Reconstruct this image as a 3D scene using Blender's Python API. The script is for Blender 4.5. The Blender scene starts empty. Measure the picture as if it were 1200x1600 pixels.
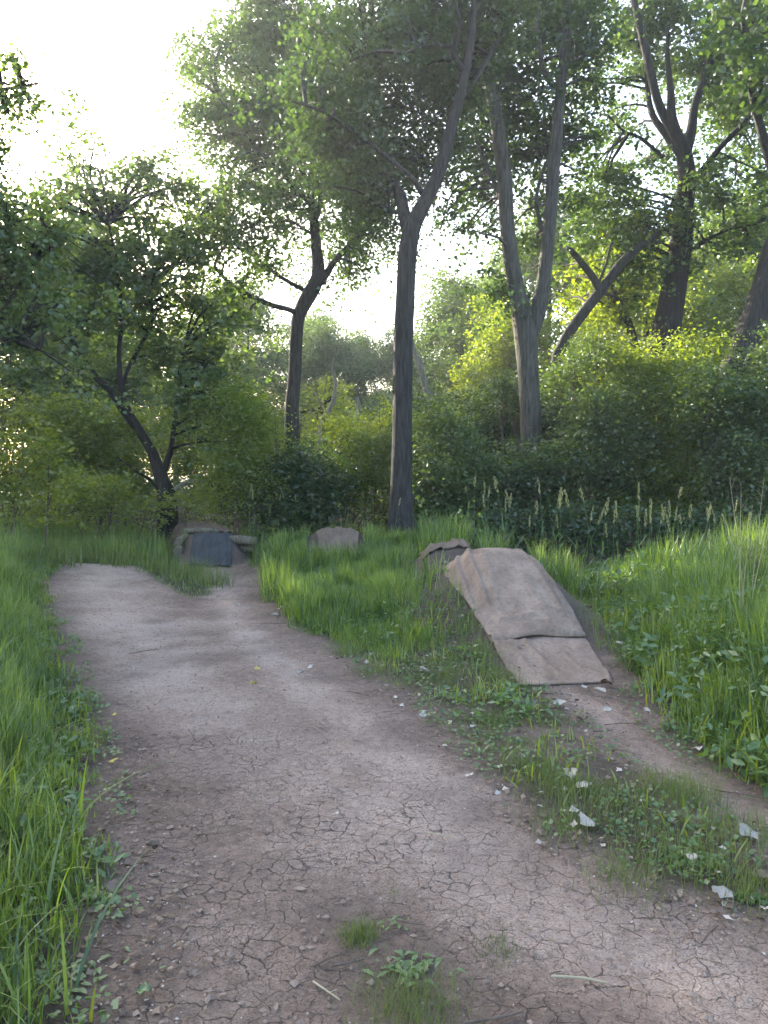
import bpy, math, random
import numpy as np
from mathutils import Vector

R = math.radians
rng = np.random.default_rng(11)
random.seed(5)
sc = bpy.context.scene
COL = sc.collection

# ------------------------------------------------------------------ camera, sky, sun, exposure
F_PX, PITCH, EYE = 1170.0, -2.9, 1.6
cam_d = bpy.data.cameras.new('camera')
cam_d.sensor_fit = 'VERTICAL'
cam_d.sensor_height = 36.0
cam_d.lens = F_PX * 36.0 / 1600.0
cam_d.clip_start = 0.05
cam_d.clip_end = 2000
cam = bpy.data.objects.new('camera', cam_d)
COL.objects.link(cam)
cam.location = (0, 0, EYE)
cam.rotation_euler = (R(90 + PITCH), 0, 0)
sc.camera = cam
sc.render.resolution_x, sc.render.resolution_y = 768, 1024

SUN_AZ, SUN_EL = -40.0, 21.0          # degrees: azimuth from +Y towards +X, elevation
world = bpy.data.worlds.new('World')
sc.world = world
world.use_nodes = True
wn = world.node_tree.nodes
bgn = wn.get('Background') or wn.new('ShaderNodeBackground')
sky = wn.new('ShaderNodeTexSky')
sky.sky_type = 'NISHITA'
sky.sun_disc = False
sky.sun_elevation = R(SUN_EL)
sky.sun_rotation = R(SUN_AZ)
sky.air_density = 1.0
sky.dust_density = 4.0
sky.ozone_density = 1.0
world.node_tree.links.new(sky.outputs[0], bgn.inputs[0])
bgn.inputs[1].default_value = 0.15
out = wn.get('World Output') or wn.new('ShaderNodeOutputWorld')
world.node_tree.links.new(bgn.outputs[0], out.inputs[0])

sun_d = bpy.data.lights.new('sun', 'SUN')
sun_d.energy = 3.9
sun_d.angle = R(0.6)
sun_d.color = (1.0, 0.90, 0.74)
sun = bpy.data.objects.new('sun', sun_d)
COL.objects.link(sun)
_s = Vector((math.sin(R(SUN_AZ)) * math.cos(R(SUN_EL)), math.cos(R(SUN_AZ)) * math.cos(R(SUN_EL)), math.sin(R(SUN_EL))))
sun.rotation_euler = _s.to_track_quat('Z', 'Y').to_euler()
sun.location = _s * 60

sc.view_settings.view_transform = 'Standard'
sc.view_settings.look = 'None'
sc.view_settings.gamma = 1.0
sc.view_settings.use_curve_mapping = False
sc.view_settings.exposure = 2.7
HAZE = 0.0012

sc.render.engine = 'CYCLES'
sc.cycles.max_bounces = 7
sc.cycles.diffuse_bounces = 4
sc.cycles.glossy_bounces = 2
sc.cycles.transmission_bounces = 4
sc.cycles.transparent_max_bounces = 4
sc.cycles.volume_bounces = 0
sc.cycles.use_denoising = True

# ------------------------------------------------------------------ projection helpers (photo pixel -> place)
cp, sp_ = math.cos(R(PITCH)), math.sin(R(PITCH))
def ray(px, py):
    u = (px - 600) / F_PX
    v = (800 - py) / F_PX
    return np.array([u, cp - v * sp_, sp_ + v * cp])
def at(px, py, Y):
    d = ray(px, py)
    return np.array([0, 0, EYE]) + d * (Y / d[1])
def gr(px, py, z=0.0):
    d = ray(px, py)
    t = (z - EYE) / d[2]
    return np.array([d[0] * t, d[1] * t])
def project(P):
    x, y, z = P[:, 0], P[:, 1], P[:, 2] - EYE
    f = y * cp + z * sp_
    upc = -y * sp_ + z * cp
    f = np.maximum(f, 1e-3)
    return 600 + F_PX * x / f, 800 - F_PX * upc / f

# ------------------------------------------------------------------ noise
def _h(ix, iy, seed):
    n = (ix.astype(np.int64) * 374761393 + iy.astype(np.int64) * 668265263 + seed * 974634777) & 0xffffffff
    n = ((n ^ (n >> 13)) * 1274126177) & 0xffffffff
    n = n ^ (n >> 16)
    return (n & 0xffff) / 65535.0
def vn(x, y, scale, seed=0):
    x = np.asarray(x, float) / scale; y = np.asarray(y, float) / scale
    ix, iy = np.floor(x), np.floor(y)
    fx, fy = x - ix, y - iy
    fx = fx * fx * (3 - 2 * fx); fy = fy * fy * (3 - 2 * fy)
    a = _h(ix, iy, seed); b = _h(ix + 1, iy, seed); c = _h(ix, iy + 1, seed); d = _h(ix + 1, iy + 1, seed)
    return (a * (1 - fx) + b * fx) * (1 - fy) + (c * (1 - fx) + d * fx) * fy
def fbm(x, y, scale, seed=0, octs=3):
    s, a, t = 0, 1.0, 0
    for k in range(octs):
        s = s + a * vn(x, y, scale / 2 ** k, seed + 7 * k); t += a; a *= .5
    return s / t
def sstep(a, b, x):
    t = np.clip((x - a) / (b - a), 0, 1)
    return t * t * (3 - 2 * t)

def in_poly(x, y, poly):
    inside = np.zeros(np.shape(x), bool)
    n = len(poly)
    for i in range(n):
        x0, y0 = poly[i]; x1, y1 = poly[(i + 1) % n]
        c = ((y0 > y) != (y1 > y)) & (x < (x1 - x0) * (y - y0) / (y1 - y0 + 1e-12) + x0)
        inside ^= c
    return inside
def edge_dist(x, y, pl, closed=False):
    d = np.full(np.shape(x), 1e9)
    n = len(pl)
    for i in range(n if closed else n - 1):
        ax, ay = pl[i]; bx, by = pl[(i + 1) % n]
        L = (bx - ax) ** 2 + (by - ay) ** 2 + 1e-9
        t = np.clip(((x - ax) * (bx - ax) + (y - ay) * (by - ay)) / L, 0, 1)
        d = np.minimum(d, np.hypot(x - ax - t * (bx - ax), y - ay - t * (by - ay)))
    return d
def sdf(x, y, poly):
    """signed distance in metres, positive inside"""
    d = edge_dist(x, y, poly, True)
    return np.where(in_poly(x, y, poly), d, -d)
G = lambda pts: [tuple(gr(*p)) for p in pts]

# ------------------------------------------------------------------ the ground plan, read off the photograph
LEFT = G([(112, 893), (78, 935), (100, 985), (128, 1050), (150, 1110), (168, 1170), (180, 1250), (188, 1350), (186, 1450), (176, 1600), (120, 2100)])
LEFT = [(-60, LEFT[0][1] + .2), (-9, LEFT[0][1] + .3)] + LEFT + [(-.4, .2), (-.4, -5), (-60, -5)]
MAIN_TRAIL_TOP = 12.4
ISLAND = G([(190, 868), (240, 858), (300, 876), (322, 905), (326, 930), (300, 938), (262, 920), (225, 902), (196, 888)])
MID = G([(402, 868), (405, 900), (440, 925), (432, 962), (480, 990), (560, 1032), (600, 1066), (668, 1110), (742, 1188), (800, 1238), (868, 1292), (960, 1345),
         (1015, 1392), (1100, 1408), (1210, 1435), (1300, 1450), (1400, 1430), (1280, 1372), (1185, 1322), (1110, 1268), (1040, 1235), (965, 1180), (900, 1120), (850, 1082), (812, 1055), (778, 1012),
         (735, 985), (672, 940), (668, 900), (672, 862), (600, 856)])
RIGHT = G([(800, 868), (868, 880), (890, 930), (925, 985), (975, 1075), (1010, 1128), (1080, 1188), (1150, 1230), (1210, 1262), (1420, 1400)]) + [(4.2, .4), (4.2, -5), (60, -5), (60, 12.8), (1.55, 12.6)]
RIGHT[0] = (1.75, 9.2)

# jump mounds: centre line (x, y, crest height) and cross section half widths
J1 = np.array([(5.55, 1.39, 0), (6.0, 1.39, .03), (6.6, 1.375, .14), (7.1, 1.31, .36), (7.5, 1.24, .57), (7.8, 1.19, .69), (8.05, 1.17, .72), (8.3, 1.14, .68), (8.8, 1.08, .35), (9.2, 1.0, .1)])
J2 = np.array([(9.1, .92, .05), (9.5, .88, .35), (9.85, .86, .50), (10.05, .85, .55), (10.4, .85, .50), (11.0, .8, .2), (11.4, .8, 0)])
J3 = np.array([(11.4, -.74, .0), (11.9, -.77, .08), (12.3, -.8, .19), (12.55, -.8, .23), (12.9, -.8, .18), (13.6, -.8, .1)])
J4 = np.array([(12.55, -2.95, 0), (12.9, -3.0, .13), (13.3, -3.08, .33), (13.7, -3.16, .46), (14.2, -3.3, .47), (14.8, -3.65, .58), (15.3, -3.85, .60), (16.2, -4.0, .1)])
def jump(x, y, J, flat, fall):
    cx = np.interp(y, J[:, 0], J[:, 1]); z = np.interp(y, J[:, 0], J[:, 2], left=0, right=0)
    u = np.abs(x - cx + .06 * (vn(x, y, .3, 3) - .5))
    t = np.clip((u - flat) / fall, 0, 1)
    return z * (1 - t * t * (3 - 2 * t))
def jumps(x, y):
    z = jump(x, y, J1, .10, 1.30)
    z = np.maximum(z, jump(x, y, J2, .12, .75))
    z = np.maximum(z, jump(x, y, J3, .12, .75))
    z = np.maximum(z, jump(x, y, J4, .36, .4))
    return z
def H(x, y):
    x = np.asarray(x, float); y = np.asarray(y, float)
    z = .05 * (fbm(x, y, 3.0, 1) - .5) + .02 * (fbm(x, y, .6, 2) - .5)
    # low banks under the grass
    z = z + .44 * np.exp(-np.abs((y - 12.9) / 1.3) ** 2) * sstep(-2.5, -1.6, x) * sstep(2.6, 1.0, x)
    z = z + .26 * np.exp(-((x - 1.6) / .75) ** 2 - ((y - 10.6) / .9) ** 2) + .12 * np.exp(-((x - .3) / 1.0) ** 2 - ((y - 11.5) / 1.0) ** 2)
    z = z + .35 * sstep(2.2, 6.0, x) * sstep(3.5, 8.5, y) * (1 - .3 * sstep(16, 30, y))
    z = z + .20 * sstep(-2.2, -5.0, x) * sstep(1.0, 5.0, y) * sstep(13.5, 11.5, y)
    z = z + .25 * sstep(-5.0, -8.0, x) * sstep(12, 15, y)
    z = z + .4 * sstep(16, 30, y)
    z = z + jumps(x, y)
    # shallow wheel hollow down the trail
    return z

def region(x, y):
    """grassiness 0..1 and region code"""
    jag = .16 * (fbm(x, y, .35, 21) - .5)
    sl, si, sm, sr = (sdf(x, y, p) + jag for p in (LEFT, ISLAND, MID, RIGHT))
    far = (y - 12.35 + .16 * (x + 4.5)) + 1.1 * (fbm(x, y, .7, 4) - .5)
    path4 = np.abs(x - np.interp(y, J4[:, 0], J4[:, 1])) - .75 + .3 * (fbm(x, y, .5, 9) - .5)
    far = np.minimum(far, np.where(y < 16.5, path4, 9))
    upper = np.minimum(y - 9.2 + jag, x - np.interp(y, [9, 12.6, 13], [-1.5, -2.0, -2.2]))   # grass behind the middle strip
    return sl, si, sm, sr, np.maximum(far, upper)

# ------------------------------------------------------------------ object helpers
def tag(o, label=None, cat=None, group=None, kind=None):
    if label: o['label'] = label
    if cat: o['category'] = cat
    if group: o['group'] = group
    if kind: o['kind'] = kind
    return o
def empty(name, loc=(0, 0, 0), rz=0.0):
    o = bpy.data.objects.new(name, None)
    o.empty_display_size = .1
    COL.objects.link(o)
    o.location = loc
    o.rotation_euler = (0, 0, rz)
    return o
def mesh_np(name, V, Fc, nper, mat, smooth=False, attrs=None):
    """V (n,3); Fc flat index array; nper: vertices per face (int or array)"""
    me = bpy.data.meshes.new(name)
    V = np.ascontiguousarray(V, np.float32); Fc = np.ascontiguousarray(Fc, np.int32).ravel()
    if np.isscalar(nper):
        cnt = np.full(len(Fc) // nper, nper, np.int32)
    else:
        cnt = np.asarray(nper, np.int32)
    me.vertices.add(len(V)); me.vertices.foreach_set('co', V.ravel())
    me.loops.add(len(Fc)); me.loops.foreach_set('vertex_index', Fc)
    me.polygons.add(len(cnt))
    st = np.concatenate([[0], np.cumsum(cnt)[:-1]]).astype(np.int32)
    me.polygons.foreach_set('loop_start', st)
    me.polygons.foreach_set('loop_total', cnt)
    if smooth:
        me.polygons.foreach_set('use_smooth', np.ones(len(cnt), bool))
    me.update(calc_edges=True)
    if attrs:
        for k, a in attrs.items():
            at_ = me.attributes.new(k, 'FLOAT', 'POINT')
            at_.data.foreach_set('value', np.ascontiguousarray(a, np.float32))
    me.materials.append(mat)
    return me
def link(name, me, parent=None):
    o = bpy.data.objects.new(name, me)
    COL.objects.link(o)
    if parent is not None: o.parent = parent
    return o
def copy_tree(o, parent=None):
    c = o.copy(); COL.objects.link(c)
    if parent is not None: c.parent = parent
    for ch in list(o.children): copy_tree(ch, c)
    return c

class Buf:
    """collects triangles / quads for one mesh"""
    def __init__(s): s.V = []; s.F = []; s.N = []; s.n = 0
    def add(s, V, Fc, k):
        V = np.asarray(V, float).reshape(-1, 3); Fc = np.asarray(Fc, int).reshape(-1, k)
        s.V.append(V); s.F.append((Fc + s.n).ravel()); s.N.append(np.full(len(Fc), k)); s.n += len(V)
    def make(s, name, mat, parent=None, smooth=False):
        return link(name, mesh_np(name, np.concatenate(s.V), np.concatenate(s.F), np.concatenate(s.N), mat, smooth), parent)

def spline(P, W, step):
    """Catmull-Rom through P (n,3) with radii W -> resampled"""
    P = np.asarray(P, float); W = np.asarray(W, float)
    if len(P) < 3:
        n = max(3, int(np.linalg.norm(P[-1] - P[0]) / step))
        t = np.linspace(0, 1, n)[:, None]
        return P[0] + (P[-1] - P[0]) * t, W[0] + (W[-1] - W[0]) * t[:, 0]
    Q = np.vstack([2 * P[0] - P[1], P, 2 * P[-1] - P[-2]])
    oP, oW = [], []
    for i in range(1, len(Q) - 2):
        n = max(2, int(np.linalg.norm(Q[i + 1] - Q[i]) / step))
        t = np.linspace(0, 1, n, endpoint=False)[:, None]
        a, b, c, d = Q[i - 1], Q[i], Q[i + 1], Q[i + 2]
        oP.append(.5 * ((2 * b) + (c - a) * t + (2 * a - 5 * b + 4 * c - d) * t ** 2 + (3 * b - a - 3 * c + d) * t ** 3))
        oW.append(W[i - 1] + (W[i] - W[i - 1]) * t[:, 0])
    oP.append(P[-1:]); oW.append(W[-1:])
    return np.vstack(oP), np.concatenate(oW)
def tube(buf, P, W, sides=8, step=.25, rough=0.0, seed=0, cap=True, flare=0.0):
    P, W = spline(P, W, step)
    n = len(P)
    T = np.gradient(P, axis=0); T /= np.linalg.norm(T, axis=1)[:, None] + 1e-9
    ref = np.array([1.0, 0.0, 0.0]) if abs(T[0][0]) < .8 else np.array([0, 1.0, 0])
    A = np.cross(T, ref); A /= np.linalg.norm(A, axis=1)[:, None] + 1e-9
    B = np.cross(T, A)
    ang = np.linspace(0, 2 * np.pi, sides, endpoint=False)
    L = np.concatenate([[0], np.cumsum(np.linalg.norm(np.diff(P, axis=0), axis=1))])
    rad = np.repeat(W[:, None], sides, 1)
    if rough > 0:
        aa, ll = np.meshgrid(ang, L)
        cxn, syn = np.cos(aa) * 3, np.sin(aa) * 3
        rad = rad * (1 + rough * (vn(aa * sides / 6.283, ll * 1.2, .9, seed) - .5) * 2 + rough * 1.2 * (vn(cxn + 5, ll * .9 + syn, 1.3, seed + 3) - .5))
    if flare > 0:
        lobes = 1 + .25 * np.sin(ang * 5 + seed)[None, :]
        rad = rad * (1 + flare * np.exp(-L / .35)[:, None] * lobes)
    V = P[:, None, :] + rad[..., None] * (np.cos(ang)[None, :, None] * A[:, None, :] + np.sin(ang)[None, :, None] * B[:, None, :])
    i, j = np.meshgrid(np.arange(n - 1), np.arange(sides), indexing='ij')
    j2 = (j + 1) % sides
    F4 = np.stack([i * sides + j, i * sides + j2, (i + 1) * sides + j2, (i + 1) * sides + j], -1)
    buf.add(V, F4, 4)
    if cap:
        for row, c in ((0, P[0]), (n - 1, P[-1] + T[-1] * W[-1] * .4)):
            rv = V[row]
            k = np.arange(sides)
            buf.add(np.vstack([rv, c]), np.stack([k, (k + 1) % sides, np.full(sides, sides)], 1), 3)
    return P, W

# ------------------------------------------------------------------ materials
def new_mat(name):
    m = bpy.data.materials.new(name); m.use_nodes = True
    nt = m.node_tree; nt.nodes.clear()
    return m, nt, nt.nodes, nt.links
def nd(nt, t, **kw):
    n = nt.nodes.new(t)
    for k, v in kw.items():
        if isinstance(k, str) and hasattr(n, k): setattr(n, k, v)
    return n
def ramp(nt, stops, interp='LINEAR'):
    r = nt.nodes.new('ShaderNodeValToRGB'); cr = r.color_ramp; cr.interpolation = interp
    while len(cr.elements) > 1: cr.elements.remove(cr.elements[-1])
    cr.elements[0].position = stops[0][0]; cr.elements[0].color = (*stops[0][1], 1)
    for p, c in stops[1:]:
        e = cr.elements.new(p); e.color = (*c, 1)
    return r
def noise(nt, scale, detail=3, rough=.55, vec=None, mapping=None):
    n = nt.nodes.new('ShaderNodeTexNoise'); n.inputs['Scale'].default_value = scale
    n.inputs['Detail'].default_value = detail; n.inputs['Roughness'].default_value = rough
    if vec is not None:
        if mapping:
            mp = nt.nodes.new('ShaderNodeMapping'); mp.inputs['Scale'].default_value = mapping
            nt.links.new(vec, mp.inputs[0]); vec = mp.outputs[0]
        nt.links.new(vec, n.inputs['Vector'])
    return n
def math_n(nt, op, a, b=None, clamp=False):
    m = nt.nodes.new('ShaderNodeMath'); m.operation = op; m.use_clamp = clamp
    for k, v in ((0, a), (1, b)):
        if v is None: continue
        if isinstance(v, (int, float)): m.inputs[k].default_value = v
        else: nt.links.new(v, m.inputs[k])
    return m.outputs[0]
def mixc(nt, fac, a, b, blend='MIX'):
    m = nt.nodes.new('ShaderNodeMix'); m.data_type = 'RGBA'; m.blend_type = blend
    if isinstance(fac, (int, float)): m.inputs[0].default_value = fac
    else: nt.links.new(fac, m.inputs[0])
    for k, v in ((6, a), (7, b)):
        if isinstance(v, tuple): m.inputs[k].default_value = (*v, 1)
        else: nt.links.new(v, m.inputs[k])
    return m.outputs[2]

def leaf_mat(name, dark, light, trans=.45, transcol=None, clump=.9, gloss=.05, kr=.6, kn=.5, k0=0.0):
    m, nt, N, L = new_mat(name)
    g = nd(nt, 'ShaderNodeNewGeometry')
    nz = noise(nt, clump, 2, .5, g.outputs['Position'])
    f = math_n(nt, 'ADD', math_n(nt, 'MULTIPLY', g.outputs['Random Per Island'], kr), math_n(nt, 'ADD', math_n(nt, 'MULTIPLY', nz.outputs[0], kn), k0))
    rp = ramp(nt, [(.15, dark), (.85, light)]); L.new(f, rp.inputs[0])
    col = rp.outputs[0]
    d = nd(nt, 'ShaderNodeBsdfDiffuse'); L.new(col, d.inputs[0])
    t = nd(nt, 'ShaderNodeBsdfTranslucent')
    tc = mixc(nt, 1.0, col, transcol or (1.6, 1.5, .55), 'MULTIPLY')
    L.new(tc, t.inputs[0])
    mx = nd(nt, 'ShaderNodeMixShader'); mx.inputs[0].default_value = trans
    L.new(d.outputs[0], mx.inputs[1]); L.new(t.outputs[0], mx.inputs[2])
    gl = nd(nt, 'ShaderNodeBsdfGlossy'); gl.inputs['Roughness'].default_value = .45; gl.inputs[0].default_value = (.9, .95, 1, 1)
    mx2 = nd(nt, 'ShaderNodeMixShader'); mx2.inputs[0].default_value = gloss
    L.new(mx.outputs[0], mx2.inputs[1]); L.new(gl.outputs[0], mx2.inputs[2])
    o = nd(nt, 'ShaderNodeOutputMaterial'); L.new(mx2.outputs[0], o.inputs[0])
    return m
def bark_mat(name, dark, light, scale=1.0, green=0.0):
    m, nt, N, L = new_mat(name)
    tc = nd(nt, 'ShaderNodeTexCoord')
    n1 = noise(nt, 22 * scale, 5, .65, tc.outputs['Object'], (1, 1, .13))
    n2 = noise(nt, 3.5, 3, .6, tc.outputs['Object'])
    rp = ramp(nt, [(.35, dark), (.62, light)]); L.new(n1.outputs[0], rp.inputs[0])
    c2 = mixc(nt, math_n(nt, 'MULTIPLY', n2.outputs[0], .5), rp.outputs[0], (light[0] * .7, light[1] * .85, light[2] * .65), 'MIX')
    b = nd(nt, 'ShaderNodeBump'); b.inputs['Strength'].default_value = 1.0; b.inputs['Distance'].default_value = .03
    L.new(n1.outputs[0], b.inputs['Height'])
    p = nd(nt, 'ShaderNodeBsdfPrincipled'); p.inputs['Roughness'].default_value = .9
    p.inputs['Specular IOR Level'].default_value = .2
    L.new(c2, p.inputs['Base Color']); L.new(b.outputs[0], p.inputs['Normal'])
    o = nd(nt, 'ShaderNodeOutputMaterial'); L.new(p.outputs[0], o.inputs[0])
    return m
def plain_mat(name, col, rough=.85, var=.25, scale=20, bump=.0):
    m, nt, N, L = new_mat(name)
    tc = nd(nt, 'ShaderNodeTexCoord')
    n1 = noise(nt, scale, 4, .6, tc.outputs['Object'])
    rp = ramp(nt, [(.3, tuple(c * (1 - var) for c in col)), (.7, tuple(min(1, c * (1 + var)) for c in col))]); L.new(n1.outputs[0], rp.inputs[0])
    p = nd(nt, 'ShaderNodeBsdfPrincipled'); p.inputs['Roughness'].default_value = rough
    p.inputs['Specular IOR Level'].default_value = .25
    L.new(rp.outputs[0], p.inputs['Base Color'])
    if bump:
        b = nd(nt, 'ShaderNodeBump'); b.inputs['Distance'].default_value = bump; L.new(n1.outputs[0], b.inputs['Height']); L.new(b.outputs[0], p.inputs['Normal'])
    o = nd(nt, 'ShaderNodeOutputMaterial'); L.new(p.outputs[0], o.inputs[0])
    return m

M = {}
M['maple'] = leaf_mat('maple_leaf', (.028, .066, .022), (.080, .14, .038), .5)
M['bright'] = leaf_mat('painted_sun_leaf', (.07, .13, .02), (.17, .235, .036), .6, (1.9, 1.65, .45))  # leaf colour brightened to carry sunlight that the off-frame trees block
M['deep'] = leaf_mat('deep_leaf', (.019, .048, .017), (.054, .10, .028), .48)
M['shrub'] = leaf_mat('shrub_leaf', (.040, .080, .028), (.10, .155, .045), .48, clump=1.5)
M['far'] = leaf_mat('far_leaf', (.045, .09, .035), (.105, .165, .05), .5, clump=.5)
M['grass'] = leaf_mat('grass_blade', (.045, .098, .022), (.205, .285, .055), .52, (1.35, 1.4, .5), clump=1.9, gloss=.05, kr=.7, kn=1.5, k0=-.6)
M['turf'] = leaf_mat('turf_blade', (.065, .11, .028), (.16, .20, .055), .42, (1.4, 1.4, .5), clump=2.5, gloss=.04)
M['weed'] = leaf_mat('weed_leaf', (.055, .12, .028), (.12, .20, .05), .42, clump=3, gloss=.06)
M['seed'] = leaf_mat('seed_head', (.19, .21, .09), (.36, .36, .19), .35, (1.1, 1.1, .8), clump=6, gloss=.02)
M['straw'] = leaf_mat('dry_straw', (.30, .25, .16), (.48, .42, .30), .25, (1, 1, .8), clump=6, gloss=.02)
M['dryleaf'] = leaf_mat('dry_leaf', (.28, .25, .20), (.52, .47, .40), .2, (1, .95, .8), clump=9, gloss=.04)
M['brownleaf'] = leaf_mat('brown_leaf', (.10, .07, .05), (.22, .165, .12), .2, (1, .9, .7), clump=9, gloss=.03)
M['yellowleaf'] = leaf_mat('yellow_leaf', (.50, .38, .10), (.62, .52, .16), .3, (1, 1, .7), clump=9, gloss=.03)
M['bark'] = bark_mat('bark', (.014, .013, .014), (.060, .055, .054))
M['bark_dark'] = bark_mat('dark_bark', (.010, .0095, .010), (.038, .035, .034))
M['bark_pale'] = bark_mat('pale_dead_wood', (.12, .11, .10), (.28, .26, .23))
M['bark_grey'] = bark_mat('grey_bark', (.026, .025, .025), (.105, .098, .092))
M['twig'] = plain_mat('twig_wood', (.11, .085, .068), .9, .3, 30)
M['log'] = bark_mat('log_bark', (.06, .048, .040), (.20, .165, .13))

# ground
def ground_material():
    m, nt, N, L = new_mat('trail_dirt')
    g = nd(nt, 'ShaderNodeNewGeometry'); pos = g.outputs['Position']
    def attr(n):
        a = nd(nt, 'ShaderNodeAttribute'); a.attribute_name = n; return a.outputs['Fac']
    grassy, crack, pale, damp = attr('grassy'), attr('crack'), attr('pale'), attr('damp')
    n1 = noise(nt, 2.2, 5, .6, pos); n2 = noise(nt, 20, 7, .78, pos); n3 = noise(nt, 110, 4, .75, pos)
    base = ramp(nt, [(.32, (.155, .108, .082)), (.5, (.315, .232, .184)), (.68, (.475, .368, .304))])
    f = math_n(nt, 'ADD', math_n(nt, 'MULTIPLY', n1.outputs[0], .45), math_n(nt, 'MULTIPLY', n2.outputs[0], .55))
    f = math_n(nt, 'ADD', f, math_n(nt, 'MULTIPLY', math_n(nt, 'SUBTRACT', pale, .5), .42))
    L.new(f, base.inputs[0])
    col = base.outputs[0]
    crumbs = ramp(nt, [(.34, (.35, .33, .31)), (.47, (1, 1, 1)), (.60, (1, 1, 1)), (.72, (1.4, 1.36, 1.3))]); L.new(n3.outputs[0], crumbs.inputs[0])
    col = mixc(nt, .95, col, crumbs.outputs[0], 'MULTIPLY')
    n4 = noise(nt, 34, 6, .8, pos)
    grit = ramp(nt, [(.36, (.40, .37, .35)), (.46, (1, 1, 1)), (.58, (1, 1, 1)), (.68, (1.3, 1.28, 1.25))]); L.new(n4.outputs[0], grit.inputs[0])
    col = mixc(nt, .8, col, grit.outputs[0], 'MULTIPLY')
    # desiccation cracks: two sizes of plates with wandering edges
    wob = noise(nt, 9, 3, .6, pos)
    vm = nd(nt, 'ShaderNodeVectorMath'); vm.operation = 'MULTIPLY_ADD'
    L.new(wob.outputs['Color'], vm.inputs[0]); vm.inputs[1].default_value = (.11, .11, 0); L.new(pos, vm.inputs[2])
    flat = nd(nt, 'ShaderNodeVectorMath'); flat.operation = 'MULTIPLY'; flat.inputs[1].default_value = (1, 1, 0); L.new(vm.outputs[0], flat.inputs[0])
    def vor(scale):
        v = nd(nt, 'ShaderNodeTexVoronoi'); v.feature = 'DISTANCE_TO_EDGE'; v.voronoi_dimensions = '2D'; v.inputs['Scale'].default_value = scale
        v.inputs['Randomness'].default_value = 1.0
        L.new(flat.outputs[0], v.inputs['Vector']); return v.outputs['Distance']
    wv = noise(nt, 4, 2, .5, pos)
    def line(d, w, fade_noise, t0):
        # 1 in the crack, 0 on the plate; width swells and dies away
        wid = math_n(nt, 'MULTIPLY', math_n(nt, 'SUBTRACT', fade_noise, t0), w)
        wid = math_n(nt, 'MAXIMUM', wid, .0005)
        r = math_n(nt, 'DIVIDE', d, wid)
        return math_n(nt, 'SUBTRACT', 1.0, r, True)
    c1 = line(vor(12.5), .17, wv.outputs[0], .34)
    c2 = line(vor(29), .26, n1.outputs[0], .45)
    ck = math_n(nt, 'MAXIMUM', c1, math_n(nt, 'MULTIPLY', c2, .75))
    ck = math_n(nt, 'MULTIPLY', ck, crack)
    col = mixc(nt, math_n(nt, 'MULTIPLY', ck, .85), col, (.07, .054, .047))
    col = mixc(nt, math_n(nt, 'MULTIPLY', damp, .75), col, (.085, .066, .058))
    soil = ramp(nt, [(.3, (.030, .026, .020)), (.7, (.085, .072, .050))]); L.new(n2.outputs[0], soil.inputs[0])
    col = mixc(nt, grassy, col, soil.outputs[0])
    hgt = math_n(nt, 'ADD', math_n(nt, 'MULTIPLY', n2.outputs[0], .9), math_n(nt, 'MULTIPLY', n3.outputs[0], .45))
    hgt = math_n(nt, 'SUBTRACT', hgt, math_n(nt, 'MULTIPLY', ck, 1.0))
    b = nd(nt, 'ShaderNodeBump'); b.inputs['Strength'].default_value = 1.0; b.inputs['Distance'].default_value = .032
    L.new(hgt, b.inputs['Height'])
    p = nd(nt, 'ShaderNodeBsdfPrincipled'); p.inputs['Roughness'].default_value = .88; p.inputs['Specular IOR Level'].default_value = .3
    L.new(col, p.inputs['Base Color']); L.new(b.outputs[0], p.inputs['Normal'])
    o = nd(nt, 'ShaderNodeOutputMaterial'); L.new(p.outputs[0], o.inputs[0])
    return m

# ------------------------------------------------------------------ ground sheet
def axis(lo, a, b, hi, fine, grow=1.13):
    mid = list(np.arange(a, b, fine))
    l, s, v = [], fine, a
    while v > lo: s *= grow; v -= s; l.append(v)
    r, s, v = [], fine, mid[-1]
    while v < hi: s *= grow; v += s; r.append(v)
    return np.array(l[::-1] + mid + r)
gx = axis(-160, -5.5, 4.5, 160, .062)
gy = axis(-40, 1.6, 14.5, 220, .062)
X, Y = np.meshgrid(gx, gy)
Z = H(X, Y)
sl, si, sm, sr, sf = region(X, Y)
gsy = np.maximum.reduce([sstep(-.05, .30, sl), sstep(-.05, .12, si), .85 * sstep(-.05, .2, sm) * sstep(.30, .55, fbm(X, Y, .5, 31) + .25 * sstep(4, 8, Y)), sstep(-.05, .30, sr), sstep(-.1, .2, sf)])
gsy = np.maximum(gsy, sstep(10.8, 11.8, Y) * sstep(.9, 1.5, X))  # dark litter soil here, its tone also standing in for thicket shade
bare = (jumps(X, Y) > .05) & (Y < 16)
gsy = np.where(bare, gsy * .35, gsy)
# hollow and crumbly relief on the bare trail
PALE_L = [tuple(gr(*p)) for p in [(150, 895), (180, 960), (260, 1060), (350, 1130), (560, 1230), (700, 1310), (900, 1440), (1150, 1560)]]
PALE_2 = [tuple(gr(*p)) for p in [(345, 895), (350, 940), (400, 1010), (560, 1130), (720, 1240)]]
PALE_3 = [tuple(gr(*p)) for p in [(900, 1085), (980, 1160), (1080, 1225), (1180, 1290), (1400, 1380)]]
PALE_4 = [tuple(gr(*p)) for p in [(420, 1330), (360, 1450), (330, 1600)]]
pale = .28 + .55 * np.exp(-(edge_dist(X, Y, PALE_L) / (.22 + .05 * Y)) ** 2) + .5 * np.exp(-(edge_dist(X, Y, PALE_2) / .22) ** 2) + .5 * np.exp(-(edge_dist(X, Y, PALE_3) / .2) ** 2) + .25 * np.exp(-(edge_dist(X, Y, PALE_4) / .3) ** 2)
pale = np.clip(pale + .5 * (fbm(X, Y, .5, 41) - .5), 0, 1)
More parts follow.
